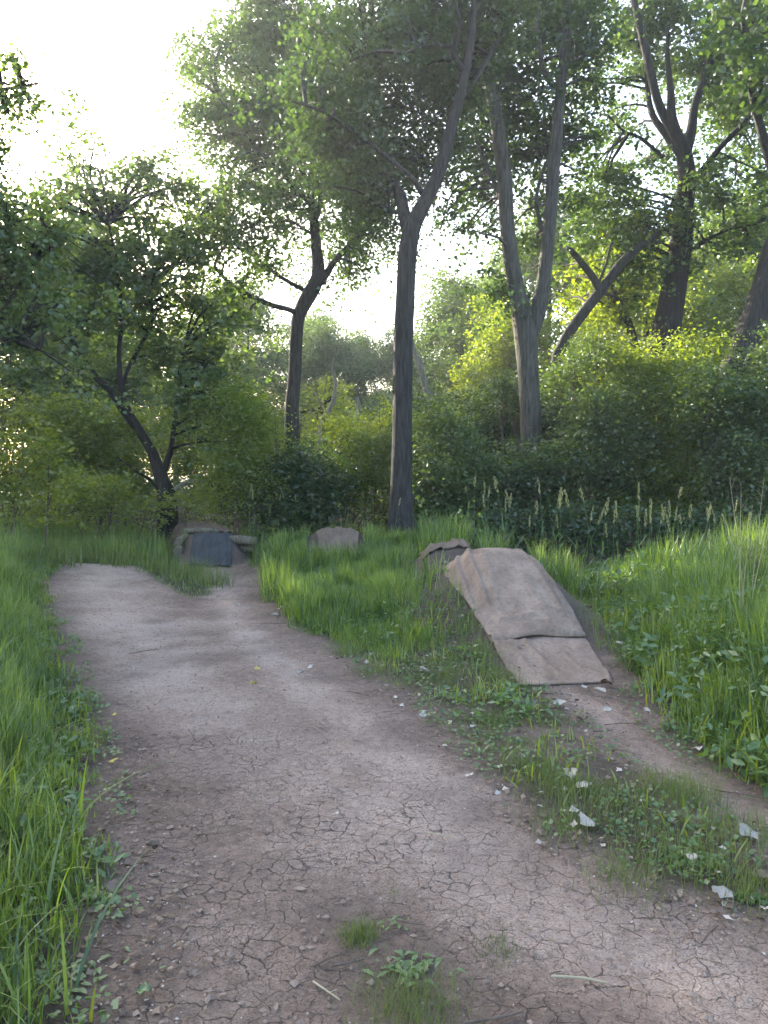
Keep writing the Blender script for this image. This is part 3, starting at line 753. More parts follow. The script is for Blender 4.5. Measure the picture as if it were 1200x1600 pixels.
# ------------------------------------------------------------------ woodland behind (copies of three kinds)
def generic_tree(mt, seed, lai=3.0, leaf=.16):
    root = empty('woodland_tree', (0, 0, 0))
    b = Buf()
    tr = np.array([(0, 0, -.3), (.1, 0, 2), (-.1, .1, 4), (.15, 0, 6.5), (.0, 0, 9), (.1, .1, 12)])
    S, _ = tube(b, tr, [.26, .22, .19, .15, .10, .04], 9, .5, .08, seed)
    b.make('trunk', M['bark_dark'], root, True)
    r0 = np.random.default_rng(seed)
    bl = []
    tb = Buf()
    for i in range(22):
        z = r0.uniform(2.6, 13.0); a = r0.uniform(0, 6.283)
        rad = (3.4 * math.sin(min(1, (z - 1.2) / 12.5) * math.pi) ** .7) * r0.uniform(.35, 1)
        c = np.array([math.cos(a) * rad, math.sin(a) * rad, z])
        rr = r0.uniform(.9, 1.6)
        bl.append((c, np.array([rr, rr, rr * .75])))
        j = np.argmin(np.abs(S[:, 2] - (z - .9 * rad)))
        tube(tb, [S[j], (S[j] + c) / 2 + [0, 0, .2], c], [.05, .035, .015], 5, .5, cap=False)
    tb.make('branchlets', M['bark_dark'], root)['kind'] = 'stuff'
    _, C = sprays(bl, lai, leaf * leaf * .25, 18, seed, .3, .5, sat=1, bough=.6)
    V, F3 = leaves_np(C, leaf, .8, False, .2, .75)
    link('crown', mesh_np('crown', V, F3, 3, M[mt]), root)['kind'] = 'stuff'
    return root
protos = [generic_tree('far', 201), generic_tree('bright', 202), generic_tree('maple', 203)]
spots = [(-24, 38, 0, 1.0), (-19, 33, 1, .9), (-14.5, 37, 0, 1.0), (-11, 30, 1, .72), (-8, 40, 0, .85), (-4.6, 44, 2, .8), (-1.2, 46, 0, .74), (1.6, 40, 2, .68), (-2.8, 40, 0, .68), (.4, 37, 1, .5), (-6.5, 36, 1, .66), (3.2, 31, 0, .70), (5.2, 27, 1, .62), (7.2, 33, 0, .95), (9.4, 27, 1, .75),
         (11.6, 31, 1, .85), (13.6, 26, 1, .8), (15.6, 33, 0, 1.0), (17.6, 27, 1, .9), (20.5, 32, 1, 1.0), (24, 27, 2, 1.0), (-16, 24.5, 1, .95), (-9.5, 23.5, 2, .55), (-21, 26, 2, .9), (27, 38, 0, 1.1), (-30, 30, 0, 1.0), (6.5, 45, 0, 1.0), (14, 44, 0, 1.15), (-13, 47, 0, .8), (-20, 48, 2, .9), (22, 44, 0, 1.2), (-19.5, 20.5, 0, .8), (-18, 14, 2, .8), (-20.5, 19, 1, .9)]
used = [False] * 3
KIND_ = ['blue green tree', 'yellow green sunlit tree', 'mid green tree']
ZONES = [(-1e9, -300, 'far out past the left edge'), (-300, 0, 'beyond the left edge'), (0, 150, 'behind the thin bush at the left edge'), (150, 300, 'behind the dark many stemmed tree'), (300, 440, 'left of the slender leaning maple'), (440, 530, 'in the gap right of the slender maple'),
         (530, 640, 'just behind the central trunk'), (640, 760, 'between the central trunk and the twin stemmed tree'), (760, 900, 'behind the twin stemmed tree'), (900, 1030, 'behind the snapped elbow trunk'),
         (1030, 1130, 'behind the massive leaning trunk'), (1130, 1210, 'behind the rough trunk at the right edge'), (1210, 1e9, 'beyond the right edge')]
seen = {}
for (x, y, k, s) in sorted(spots, key=lambda q: q[1]):
    o = protos[k] if not used[k] else copy_tree(protos[k])
    used[k] = True
    o.location = (x, y, float(H(x, y))); o.rotation_euler = (0, 0, random.uniform(0, 6.28))
    o.scale = (s * random.uniform(.9, 1.1), s * random.uniform(.9, 1.1), s)
    px = 600 + F_PX * x / y
    zn = next(z[2] for z in ZONES if z[0] <= px < z[1])
    c_ = seen[(k, zn)] = seen.get((k, zn), 0) + 1
    tag(o, ['', 'farther ', 'third ', 'farthest '][min(3, c_ - 1)] + KIND_[k] + ' of the woodland ' + zn, 'tree', 'trees of the woodland behind the clearing')

# bleached dead wood seen through the gap
def snag(name, label, Yd, pts, limbs=(), mt='bark_pale'):
    P, W = limb_pts(pts, Yd)
    root = empty(name, (P[0][0], Yd, float(H(P[0][0], Yd)))); tag(root, label, 'dead tree')
    O = np.array(root.location); P = np.vstack([[P[0][0] + .1, Yd, O[2] - .1], P]); W = np.concatenate([[W[0]], W])
    b = Buf(); tube(b, P - O, W, 8, .2, .08, 3); b.make('trunk', M[mt], root, True)
    for l in limbs:
        b = Buf(); LP, LW = limb_pts(l, Yd); tube(b, LP - O, LW, 6, .2, .05, 4); b.make('limb', M[mt], root, True)
snag('dead_snag', 'crooked bleached snag in the gap left of the straight central trunk', 22, [(500, 670, 7), (508, 650, 7), (520, 630, 7), (524, 600, 6), (520, 575, 4), (521, 560, 2)], [[(510, 648, 4), (498, 625, 3), (488, 605, 2)]])
snag('dead_snag', 'short pale broken stump beside the crooked bleached snag', 22.5, [(560, 660, 7), (561, 640, 7), (558, 622, 6)])
snag('dead_snag', 'tall pale leaning dead trunk just right of the straight central trunk', 20, [(675, 660, 11), (671, 630, 11), (664, 600, 11), (655, 570, 10), (646, 545, 8), (640, 520, 5)], [[(672, 630, 6), (655, 622, 5), (640, 620, 3)]])
snag('dead_snag', 'dark tangled dead trunk at the left of the woodland gap', 24, [(505, 680, 14), (500, 650, 13), (508, 630, 9), (520, 620, 5)], [[(502, 655, 8), (488, 640, 6), (470, 645, 3)], [(503, 645, 8), (530, 640, 5), (545, 650, 3)]], 'bark_dark')
# fallen trunk by the left shrub
def fallen(name, label, Yd, pts, mt):
    P, W = limb_pts(pts, Yd); root = empty(name, tuple(P[0])); tag(root, label, 'log')
    b = Buf(); tube(b, P - P[0], W, 10, .15, .1, 7); b.make('trunk', M[mt], root, True)
    return root
fallen('fallen_log', 'pale fallen log among the bushes behind the far jump', 16.5, [(272, 768, 8), (285, 757, 9), (300, 752, 9), (318, 752, 8), (335, 760, 7), (346, 782, 8)], 'bark_pale')
fallen('fallen_log', 'dark fallen branch arching behind the far jump', 16.2, [(325, 752, 9), (340, 764, 9), (350, 785, 8), (352, 800, 8)], 'bark_dark')

# ------------------------------------------------------------------ grass
def blades(x, y, h, w, lean=.35, seg=3):
    n = len(x)
    z = H(x, y) - .01
    a = rng.uniform(0, 2 * np.pi, n)
    D = np.stack([np.cos(a), np.sin(a)], 1)
    fa = a + np.pi / 2 + rng.normal(0, .5, n)
    Sx = np.stack([np.cos(fa), np.sin(fa)], 1)
    ln = np.abs(rng.normal(0, lean, n)) + .06
    bend = rng.uniform(.2, 1.0, n) * ln * 1.5
    ts = np.linspace(0, 1, seg + 1)
    k = 2 * seg + 1
    V = np.empty((n, k, 3))
    for i, t in enumerate(ts):
        off = h * (ln * t * .5 + bend * t * t * .6)
        zz = h * (t - .38 * bend * t ** 2.4)
        ww = w * (1 - t) ** .7 * (.75 + .9 * t * (1 - t)) * .5
        cx, cy = x + D[:, 0] * off, y + D[:, 1] * off
        if i < seg:
            V[:, 2 * i] = np.stack([cx - Sx[:, 0] * ww, cy - Sx[:, 1] * ww, z + zz], 1)
            V[:, 2 * i + 1] = np.stack([cx + Sx[:, 0] * ww, cy + Sx[:, 1] * ww, z + zz], 1)
        else:
            V[:, 2 * i] = np.stack([cx, cy, z + zz], 1)
    base = (np.arange(n) * k)[:, None]
    q = []
    for i in range(seg - 1):
        q.append(np.stack([base[:, 0] + 2 * i, base[:, 0] + 2 * i + 1, base[:, 0] + 2 * i + 3, base[:, 0] + 2 * i + 2], 1))
    q = np.stack(q, 1).reshape(-1) if seg > 1 else np.zeros(0, int)
    i = seg - 1
    t3 = np.stack([base[:, 0] + 2 * i, base[:, 0] + 2 * i + 1, base[:, 0] + 2 * i + 2], 1).reshape(-1)
    Fc = np.concatenate([q, t3]); N_ = np.concatenate([np.full(len(q) // 4, 4), np.full(len(t3) // 3, 3)])
    return V.reshape(-1, 3), Fc, N_
def grass_obj(name, label, parts, mat):
    Vs, Fs, Ns, n = [], [], [], 0
    for V, Fc, N_ in parts:
        # keep face type order consistent
        Vs.append(V); Fs.append(Fc + n); Ns.append(N_); n += len(V)
    o = link(name, mesh_np(name, np.concatenate(Vs), np.concatenate(Fs), np.concatenate(Ns), M[mat]))
    return tag(o, label, 'grass', kind='stuff')
def scatter(x0, x1, y0, y1, dens):
    n = int((x1 - x0) * (y1 - y0) * dens)
    return rng.uniform(x0, x1, n), rng.uniform(y0, y1, n)
def in_view(x, y, m=.25):
    return (np.abs(x) < (600 / F_PX) * (y + .6) + m) & (y > 1.3)
def clumpy(x, y, seed, lo=.25, hi=.6, s=.22):
    return rng.random(len(x)) < sstep(lo, hi, fbm(x, y, s, seed, 2))
def off_mats(x, y, m=0.0):
    def inside(J, half, ya, yb):
        cx = np.interp(y, J[:, 0], J[:, 1]); return (np.abs(x - cx) < half + m) & (y > ya) & (y < yb)
    return ~(inside(J1, .44, 5.6, 8.6) | inside(J2, .40, 9.2, 10.6) | inside(J3, .42, 11.5, 13.2) | inside(J4, .42, 12.5, 15.6))
def sel(mask, *a): return [q[mask] for q in a]

# left verge
x, y = scatter(-8, -.5, 1.4, 12.6, 3600)
x, y = sel(in_view(x, y), x, y)
d = sdf(x, y, LEFT) + .22 * (fbm(x, y, .3, 81) - .5)
p = sstep(-.02, .30, d) * np.clip(5.5 / np.maximum(y, 1), .42, 1.0)
k = (rng.random(len(x)) < p) & clumpy(x, y, 82, .18, .5)
x, y, d = sel(k, x, y, d)
near_bare = (y < 2.5) & (rng.random(len(x)) < .3)
x, y, d = sel(~near_bare, x, y, d)
h = (.07 + .36 * sstep(.05, .8, d)) * (.55 + .9 * fbm(x, y, .5, 83)) * rng.uniform(.5, 1.2, len(x)) * (1 + .25 * sstep(5, 9, y)) * (.55 + .9 * fbm(x, y, .22, 283))
w = rng.uniform(.006, .014, len(x)) * (1 + .08 * np.maximum(0, y - 4))
grass_obj('verge_grass', 'lush green grass along the left side of the trail', [blades(x, y, h, w, .38)], 'grass')
# broad near blades, bottom left
x, y = scatter(-2.2, -.85, 1.7, 3.4, 110)
k = (sdf(x, y, LEFT) > .12); x, y = sel(k, x, y)
grass_obj('broad_grass', 'broad long arching grass blades in the bottom left corner', [blades(x, y, rng.uniform(.22, .46, len(x)), rng.uniform(.010, .018, len(x)), .6, 5)], 'grass')

# middle strip: tall at the back, thin turf to the front
x, y = scatter(-2.9, 3.6, 2.5, 12.8, 5200)
x, y = sel(in_view(x, y), x, y)
d = sdf(x, y, MID) + .25 * (fbm(x, y, .3, 84) - .5)
tall = sstep(5.6, 8.2, y)
p = sstep(-.03, .25, d) * np.clip(5.0 / y, .30, 1)
patch = np.where(rng.random(len(x)) < tall, 1, sstep(.38, .62, fbm(x, y, .38, 85, 3)))
jm = jumps(x, y) > .10
k = (rng.random(len(x)) < p * patch) & off_mats(x, y, .05) & (~jm | (rng.random(len(x)) < .12)) & clumpy(x, y, 86, .1, .4, .15)
x, y, d = sel(k, x, y, d)
tall = sstep(5.8, 8.6, y)
h = ((.025 + .055 * fbm(x, y, .3, 87)) * (1 - tall) + tall * (.10 + .50 * fbm(x, y, .6, 88) ** 1.3) * sstep(-.05, .45, d + .15)) * rng.uniform(.55, 1.3, len(x))
w = (.0038 + .0075 * tall) * rng.uniform(.7, 1.3, len(x)) * (1 + .10 * np.maximum(0, y - 4))
tm = (y < 6.4)
grass_obj('turf_grass', 'thin patchy turf between the two dirt paths', [blades(*[q[tm] for q in (x, y, h, w)], .5, 2)], 'turf')
grass_obj('middle_grass', 'taller bright grass between the trail and the carpeted jump', [blades(*[q[~tm] for q in (x, y, h, w)], .34)], 'grass')
# scattered taller tussocks in the strip
tuss = [(830, 1200), (860, 1235), (905, 1230), (960, 1260), (1040, 1235), (1080, 1250), (1150, 1370), (1190, 1400), (985, 1370), (1060, 1335), (880, 1290), (780, 1060), (760, 1035), (800, 1075), (700, 1060), (720, 1010), (640, 1010), (585, 1050), (545, 1020), (1180, 1300), (1130, 1300), (770, 1130)]
ps = []
for (a, b) in tuss:
    c = gr(a, b); n = 260
    xx, yy = rng.normal(c[0], .09, n), rng.normal(c[1], .10, n)
    ps.append(blades(xx, yy, rng.uniform(.04, .14, n), rng.uniform(.0025, .0045, n), .45, 3))
for (a, b) in [(505, 868), (560, 872), (470, 862), (535, 880), (665, 885), (640, 872), (590, 855), (445, 852), (425, 842), (775, 852), (300, 905), (250, 902), (215, 890), (276, 878), (405, 862), (420, 878), (690, 892), (455, 835), (480, 845), (395, 845), (118, 893), (140, 887), (165, 890), (190, 897), (95, 905), (330, 915), (750, 858), (738, 985), (748, 1008), (764, 1036), (784, 1058), (712, 955), (700, 935), (920, 960), (940, 1005), (955, 1035), (895, 900)]:
    c = gr(a, b); n = 170
    xx, yy = rng.normal(c[0], .16, n), rng.normal(c[1], .22, n)
    kk = off_mats(xx, yy, .03)
    xx, yy = xx[kk], yy[kk]
    ps.append(blades(xx, yy, rng.uniform(.15, .42, len(xx)) * (.5 if 925 < b < 1100 else 1), rng.uniform(.008, .014, len(xx)) * (.7 if b > 925 else 1), .4, 3))
grass_obj('tussock_grass', 'loose tussocks of finer grass dotted through the patchy turf', ps, 'turf')

# right side tall grass
x, y = scatter(1.0, 9.5, 2.8, 12.2, 2600)
x, y = sel(in_view(x, y, .5), x, y)
d = sdf(x, y, RIGHT) + .2 * (fbm(x, y, .3, 91) - .5)
p = sstep(-.03, .35, d) * np.clip(5.5 / y, .36, 1)
k = (rng.random(len(x)) < p) & off_mats(x, y, .12) & clumpy(x, y, 92, .1, .42)
x, y, d = sel(k, x, y, d)
h = (.07 + .60 * sstep(.05, 1.2, d)) * (.35 + 1.25 * fbm(x, y, .7, 93)) * rng.uniform(.5, 1.2, len(x))
h = np.where(jumps(x, y) > .1, h * .5, h) * (1 - .45 * sstep(9.3, 11.0, y)) * (.55 + .95 * fbm(x, y, .25, 293))
w = rng.uniform(.008, .017, len(x)) * (1 + .06 * np.maximum(0, y - 4))
grass_obj('tall_grass', 'tall dense grass filling the right side below the thicket', [blades(x, y, h, w, .36)], 'grass')

# low broad leaved plants growing mixed into the grass
def broadleaf(name, label, box, poly, n0, hh, size, seed, dmin=.1):
    xx, yy = rng.uniform(box[0], box[1], n0), rng.uniform(box[2], box[3], n0)
    d_ = sdf(xx, yy, poly)
    k_ = in_view(xx, yy, .3) & (d_ > dmin) & clumpy(xx, yy, seed, .46, .66, .5) & off_mats(xx, yy, .1) & (jumps(xx, yy) < .25)
    xx, yy, d_ = sel(k_, xx, yy, d_)
    xx, yy, d_ = np.repeat(xx, 9), np.repeat(yy, 9), np.repeat(d_, 9)
    hq = rng.random(len(xx)); rad_ = .035 + .05 * rng.random(len(xx)); a_ = rng.uniform(0, 6.28, len(xx))
    P_ = np.stack([xx + rad_ * np.cos(a_), yy + rad_ * np.sin(a_), H(xx, yy) + .03 + hq * hh * (.25 + .75 * sstep(0, .9, d_))], 1)
    V_, F_ = leaves_np(P_, size, .8, False, .3, .42)
    tag(link(name, mesh_np(name, V_, F_, 3, M['weed'])), label, 'undergrowth', kind='stuff')
broadleaf('broadleaf_weeds', 'broad leaved weeds mixed into the tall grass on the right', (1.2, 7, 2.9, 10.5), RIGHT, 6000, .42, .085, 601)
broadleaf('middle_weeds', 'broad leaved weeds mixed into the middle grass', (-2.8, 3, 4.5, 12.5), MID, 2600, .20, .06, 602)
broadleaf('verge_weeds', 'broad leaved weeds mixed into the left verge grass', (-7, -.8, 1.6, 12), LEFT, 2600, .20, .06, 603, .0)

# brighter broad shoots standing through the grass
M['shoot'] = leaf_mat('grass_shoot', (.12, .20, .025), (.24, .30, .05), .55, (1.5, 1.35, .4), clump=3)
def shoots(name, label, box, poly, dens, hh, seed, dmin=.05):
    xx, yy = scatter(*box, dens); d_ = sdf(xx, yy, poly)
    k_ = in_view(xx, yy, .3) & (d_ > dmin) & clumpy(xx, yy, seed, .45, .7, .35) & off_mats(xx, yy, .1) & (jumps(xx, yy) < .2)
    xx, yy, d_ = sel(k_, xx, yy, d_)
    h_ = hh * (.35 + .65 * sstep(0, .8, d_)) * rng.uniform(.5, 1.15, len(xx))
    grass_obj(name, label, [blades(xx, yy, h_, rng.uniform(.008, .015, len(xx)) * (1 + .05 * yy), .5, 4)], 'shoot')
shoots('verge_shoots', 'yellow green broad grass shoots in the left verge', (-6, -.6, 1.6, 12), LEFT, 190, .42, 501)
shoots('middle_shoots', 'yellow green broad grass shoots in the middle strip', (-2.6, 3.4, 3.0, 12), MID, 260, .26, 502)
shoots('right_shoots', 'yellow green broad grass shoots in the tall grass on the right', (1.2, 6.5, 2.8, 11), RIGHT, 200, .55, 503)

# island and far field
x, y = scatter(-14, 8, 9.2, 19, 620)
x, y = sel(in_view(x, y, .8), x, y)
sl, si, sm, sr, sf = region(x, y)
k = ((sf > 0) | (si > -.05)) & (rng.random(len(x)) < np.where(y < 14.5, .8, .25)) & ~((x > 1.3) & (y > 11.2 + .3 * np.sin(x * 3))) & off_mats(x, y, .08) & (sm < .1) & (sr < .1)
x, y = sel(k, x, y)
si = sdf(x, y, ISLAND)
h = np.where(si > -.1, .12 + .16 * sstep(0, .5, si), .25 + .42 * fbm(x, y, 1.1, 95)) * rng.uniform(.6, 1.25, len(x))
jc = np.exp(-((x + 1.7) / .8) ** 2 - ((y - 12.9) / 1.0) ** 2)
jc2 = np.exp(-((x - .55) / .35) ** 2 - ((y - 11.6) / .8) ** 2)
h = h * (1 + .6 * jc + .3 * jc2) * (.6 + .8 * fbm(x, y, .35, 295))
near4 = np.abs(x - np.interp(y, J4[:, 0], J4[:, 1])) < .95
h = np.where(near4 & (y < 16.5), h * .45, h)
front3 = (np.abs(x + .75) < .3) & (y < 12.4) & (y > 11.6); h = np.where(front3, h * .7, h)
front2 = (np.abs(x - .75) < .5) & (y < 10.2); h = np.where(front2, h * .5, h)
w = rng.uniform(.010, .020, len(x)) * (y / 12)
grass_obj('meadow_grass', 'rank meadow grass around the far jumps and under the trees', [blades(x, y, h, w, .34)], 'grass')
x, y = scatter(-14, -2.4, 12.6, 15.5, 420)
k = (region(x, y)[4] > 0) & in_view(x, y, .8) & off_mats(x, y, .2); x, y = sel(k, x, y)
h = .35 + .35 * fbm(x, y, .8, 96)
grass_obj('rank_grass', 'tall rank grass between the left trees and the trail end', [blades(x, y, h * rng.uniform(.6, 1.2, len(x)), rng.uniform(.01, .016, len(x)), .3)], 'grass')

# ------------------------------------------------------------------ carpets and mats on the jumps
def fabric_mat(name, c0, c1, dirt, weave=260, streak=.5):
    m, nt, N, L = new_mat(name)
    tc = nd(nt, 'ShaderNodeTexCoord'); ob = tc.outputs['Object']
    n1 = noise(nt, 3.2, 5, .65, ob, (1.6, .8, 1)); n2 = noise(nt, weave, 2, .7, ob); n3 = noise(nt, 26, 4, .7, ob)
    rp = ramp(nt, [(.3, c0), (.7, c1)]); L.new(n1.outputs[0], rp.inputs[0])
    sp = ramp(nt, [(.3, (.62, .6, .58)), (.6, (1.1, 1.1, 1.1))]); L.new(n2.outputs[0], sp.inputs[0])
    c = mixc(nt, .7, rp.outputs[0], sp.outputs[0], 'MULTIPLY')
    st = ramp(nt, [(.5, (0, 0, 0)), (.68, (1, 1, 1))]); L.new(n3.outputs[0], st.inputs[0])
    c = mixc(nt, math_n(nt, 'MULTIPLY', st.outputs[0], streak), c, dirt)
    b = nd(nt, 'ShaderNodeBump'); b.inputs['Distance'].default_value = .006; L.new(n2.outputs[0], b.inputs['Height'])
    b2 = nd(nt, 'ShaderNodeBump'); b2.inputs['Distance'].default_value = .012; L.new(n3.outputs[0], b2.inputs['Height']); L.new(b.outputs[0], b2.inputs['Normal'])
    p = nd(nt, 'ShaderNodeBsdfPrincipled'); p.inputs['Roughness'].default_value = .95; p.inputs['Specular IOR Level'].default_value = .15
    p.inputs['Sheen Weight'].default_value = .0
    L.new(c, p.inputs['Base Color']); L.new(b2.outputs[0], p.inputs['Normal'])
    o = nd(nt, 'ShaderNodeOutputMaterial'); L.new(p.outputs[0], o.inputs[0])
    return m
M['carpet'] = fabric_mat('brown_carpet', (.195, .142, .110), (.37, .284, .226), (.125, .095, .076))
M['greymat'] = fabric_mat('grey_mat', (.040, .045, .052), (.075, .082, .090), (.12, .105, .09), 200, .4)
M['oldcarpet'] = fabric_mat('weathered_carpet', (.13, .098, .075), (.25, .19, .15), (.085, .064, .05))
def sheet(Pts, th=.012):
    """Pts (n,m,3) top surface -> closed thick sheet"""
    n, m, _ = Pts.shape
    low = Pts.copy(); low[..., 2] -= th
    V = np.vstack([Pts.reshape(-1, 3), low.reshape(-1, 3)]); k = n * m
    b = Buf(); i, j = np.meshgrid(np.arange(n - 1), np.arange(m - 1), indexing='ij')
    q = np.stack([i * m + j, i * m + j + 1, (i + 1) * m + j + 1, (i + 1) * m + j], -1).reshape(-1, 4)
    fs = [q, q[:, ::-1] + k]
    def rim(ix):
        a, c = ix[:-1], ix[1:]
        return np.stack([a, a + k, c + k, c], 1)
    g = np.arange(k).reshape(n, m)
    for e in (g[0], g[-1][::-1], g[:, 0][::-1], g[:, -1]): fs.append(rim(e))
    b.add(V, np.vstack(fs), 4)
    return b
def drape(rows, J, su, nu, ya, yb, ny_, lift, wr, seed):
    """carpet over a mound; rows: (y, left x, right x)"""
    rows = np.array(rows)
    yy = np.linspace(ya, yb, ny_); uu = np.linspace(-1, 1, nu)
    U, YY = np.meshgrid(uu, yy)
    Lx = np.interp(YY, rows[:, 0], rows[:, 1]); Rx = np.interp(YY, rows[:, 0], rows[:, 2])
    ed = .012 * (vn(YY, YY * 0, .12, seed) - .5) * np.abs(U)
    XX = Lx + (Rx - Lx) * (U + 1) / 2 + ed
    ZZ = H(XX, YY)
    return U, XX, YY, ZZ
# the big one
rows = [(5.60, 1.02, 1.74), (5.9, 1.0, 1.78), (6.6, .95, 1.80), (7.15, .82, 1.80), (7.5, .74, 1.76), (7.8, .65, 1.77), (8.2, .64, 1.77), (8.7, .64, 1.72)]
root = empty('jump_carpet', (1.38, 6.6, float(H(1.38, 6.6)))); tag(root, 'brown carpet draped over the large near dirt jump, folded across its middle', 'carpet')
O = np.array(root.location)
U, XX, YY, ZZ = drape(rows, J1, .5, 70, 6.56, 8.75, 110, .02, .02, 5)
# sheet spans hollows: smooth the ground under it a little and add folds fanning from the crest
ridge = np.zeros_like(XX)
for (u0, sl_, a, wd, y0, y1) in [(-.62, -.28, .030, .10, 7.0, 8.3), (-.86, -.42, .028, .09, 7.1, 8.2), (-.40, -.35, .016, .16, 6.9, 7.9), (.56, .42, .024, .14, 6.9, 8.2), (.78, .36, .030, .09, 7.2, 8.3), (.15, .55, .010, .2, 6.7, 7.5)]:
    uc = u0 + sl_ * (7.6 - YY) * .6
    ridge += 1.7 * a * np.exp(-((U - uc) / (wd * .62)) ** 2) * sstep(y0 - .15, y0 + .25, YY) * (1 - sstep(y1 - .25, y1 + .1, YY))
for (yc, a, wd, u0, u1) in [(6.86, .020, .035, -.7, .2), (6.95, .016, .03, .1, .9), (7.12, .014, .04, -.95, -.1), (6.76, .012, .03, -.3, .5)]:
    ridge += 1.4 * a * np.exp(-((YY - yc - .05 * U - .02 * np.sin(U * 7)) / wd) ** 2) * sstep(u0 - .2, u0 + .2, U) * (1 - sstep(u1 - .2, u1 + .2, U))
hem = .058 * np.exp(-((YY - 6.585 - .015 * np.sin(U * 4)) / .045) ** 2) * (1 + .35 * np.sin(U * 3.1 + .6))
YY2 = YY + (YY < 6.75) * (.05 * U + .018 * np.sin(U * 5.0 + 1)) * sstep(6.75, 6.56, YY)
dome = .075 * (1 - np.abs(U) ** 2.4) * np.exp(-((YY - 7.75) / .55) ** 2) - .035 * np.abs(U) ** 3 * np.exp(-((YY - 7.8) / .5) ** 2)
flapup = .02 * sstep(.86, 1.0, np.abs(U)) * sstep(7.0, 7.7, YY)
ZT = ZZ + .030 + ridge + hem - .030 * sstep(6.605, 6.56, YY) + dome + .3 * flapup + .008 * (fbm(XX, YY, .18, 6) - .5)
b = sheet(np.stack([XX, YY2, ZT], -1) - O, .014); b.make('upper_sheet', M['carpet'], root, True)
U, XX, YY, ZZ = drape(rows, J1, .5, 60, 5.62, 6.70, 60, .01, .01, 9)
lf = np.zeros_like(XX)
for (u0, s_, a, wd) in [(-.25, .55, .018, .05), (-.6, .2, .010, .06), (.3, .7, .008, .07)]:
    lf += a * np.exp(-((U - (u0 + s_ * (6.3 - YY) * .9)) / wd) ** 2) * sstep(5.7, 5.95, YY)
lf += .022 * np.exp(-((YY - 6.47 + .04 * U) / .03) ** 2) * sstep(.3, -.2, U)
ZT = ZZ + .014 + lf + .006 * (fbm(XX, YY, .12, 16) - .5)
b = sheet(np.stack([XX, YY + .04 * U * sstep(5.9, 5.6, YY), ZT], -1) - O, .012); b.make('lower_flap', M['carpet'], root, True)

def small_mat(name, label, cat, mat, rows, ya, yb, lift, seed, th=.012, wr=.02):
    U, XX, YY, ZZ = drape(rows, None, .5, 30, ya, yb, 50, lift, wr, seed)
    fold = sum(.028 * np.exp(-((U - u0 - s_ * (YY - ya)) / .08) ** 2) for u0, s_ in ((-.7, .25), (-.25, .2), (.45, -.3), (.8, -.2)))
    ZT = ZZ + lift + fold + wr * (fbm(XX, YY, .25, seed) - .4) + .015 * np.exp(-((U + .4 + (YY - ya) * .3) / .12) ** 2)
    c = np.array([XX.mean(), YY.mean(), float(H(XX.mean(), YY.mean()))])
    b = sheet(np.stack([XX, YY, ZT], -1) - c, th)
    o = b.make(name, M[mat], None, True); o.location = c
    return tag(o, label, cat)
small_mat('ramp_mat', 'blue grey rubber mat on the ramp of the far left jump', 'mat', 'greymat', [(12.55, -3.30, -2.58), (13.7, -3.50, -2.78), (13.9, -3.52, -2.80)], 12.58, 13.8, .03, 3, wr=.015)
small_mat('dirt_carpet', 'weathered brown carpet lying on the mound behind the blue grey ramp mat', 'carpet', 'oldcarpet', [(14.0, -3.7, -2.8), (15.4, -4.05, -3.2)], 14.05, 15.5, .03, 4)
small_mat('mound_carpet', 'small faded carpet on the far jump half hidden by grass, beside the tall tussock', 'carpet', 'oldcarpet', [(11.6, -.95, -.42), (12.5, -1.14, -.42), (13, -1.15, -.45)], 11.7, 12.95, .03, 7)
small_mat('crest_carpet', 'pale ragged carpet edge over the dirt jump just behind the large carpet', 'carpet', 'oldcarpet', [(9.9, .50, 1.18), (10.5, .5, 1.2)], 9.95, 10.55, .03, 8, th=.02)

# logs shoring up the far ramp
def log(label, p0, p1, r, seed):
    p0 = np.array(p0, float); p1 = np.array(p1, float)
    root = empty('shoring_log', tuple((p0 + p1) / 2)); tag(root, label, 'log')
    b = Buf(); c = (p0 + p1) / 2
    tube(b, [p0 - c, np.array([0, 0, .01]), p1 - c], [r, r * 1.05, r * .92], 12, .06, .12, seed); b.make('trunk', M['log'], root, True)
    return root
log('top log of the stack on the left side of the blue grey ramp mat', (-3.68, 13.35, .38), (-3.70, 14.2, .44), .075, 1)
log('middle log of the stack on the left side of the blue grey ramp mat', (-3.64, 13.15, .23), (-3.72, 14.1, .28), .08, 2)
log('lowest thick log of the stack on the left side of the blue grey ramp mat', (-3.54, 13.0, .09), (-3.66, 14.0, .10), .095, 3)
log('long log lying crosswise at the upper right corner of the ramp mat', (-2.80, 13.6, .40), (-2.30, 13.45, .38), .08, 4)
log('short log under the crosswise log right of the ramp mat', (-2.62, 13.66, .23), (-2.36, 13.55, .22), .075, 5)
log('thin log lying across the top edge of the blue grey ramp mat', (-3.72, 13.95, .53), (-3.1, 14.0, .54), .05, 6)

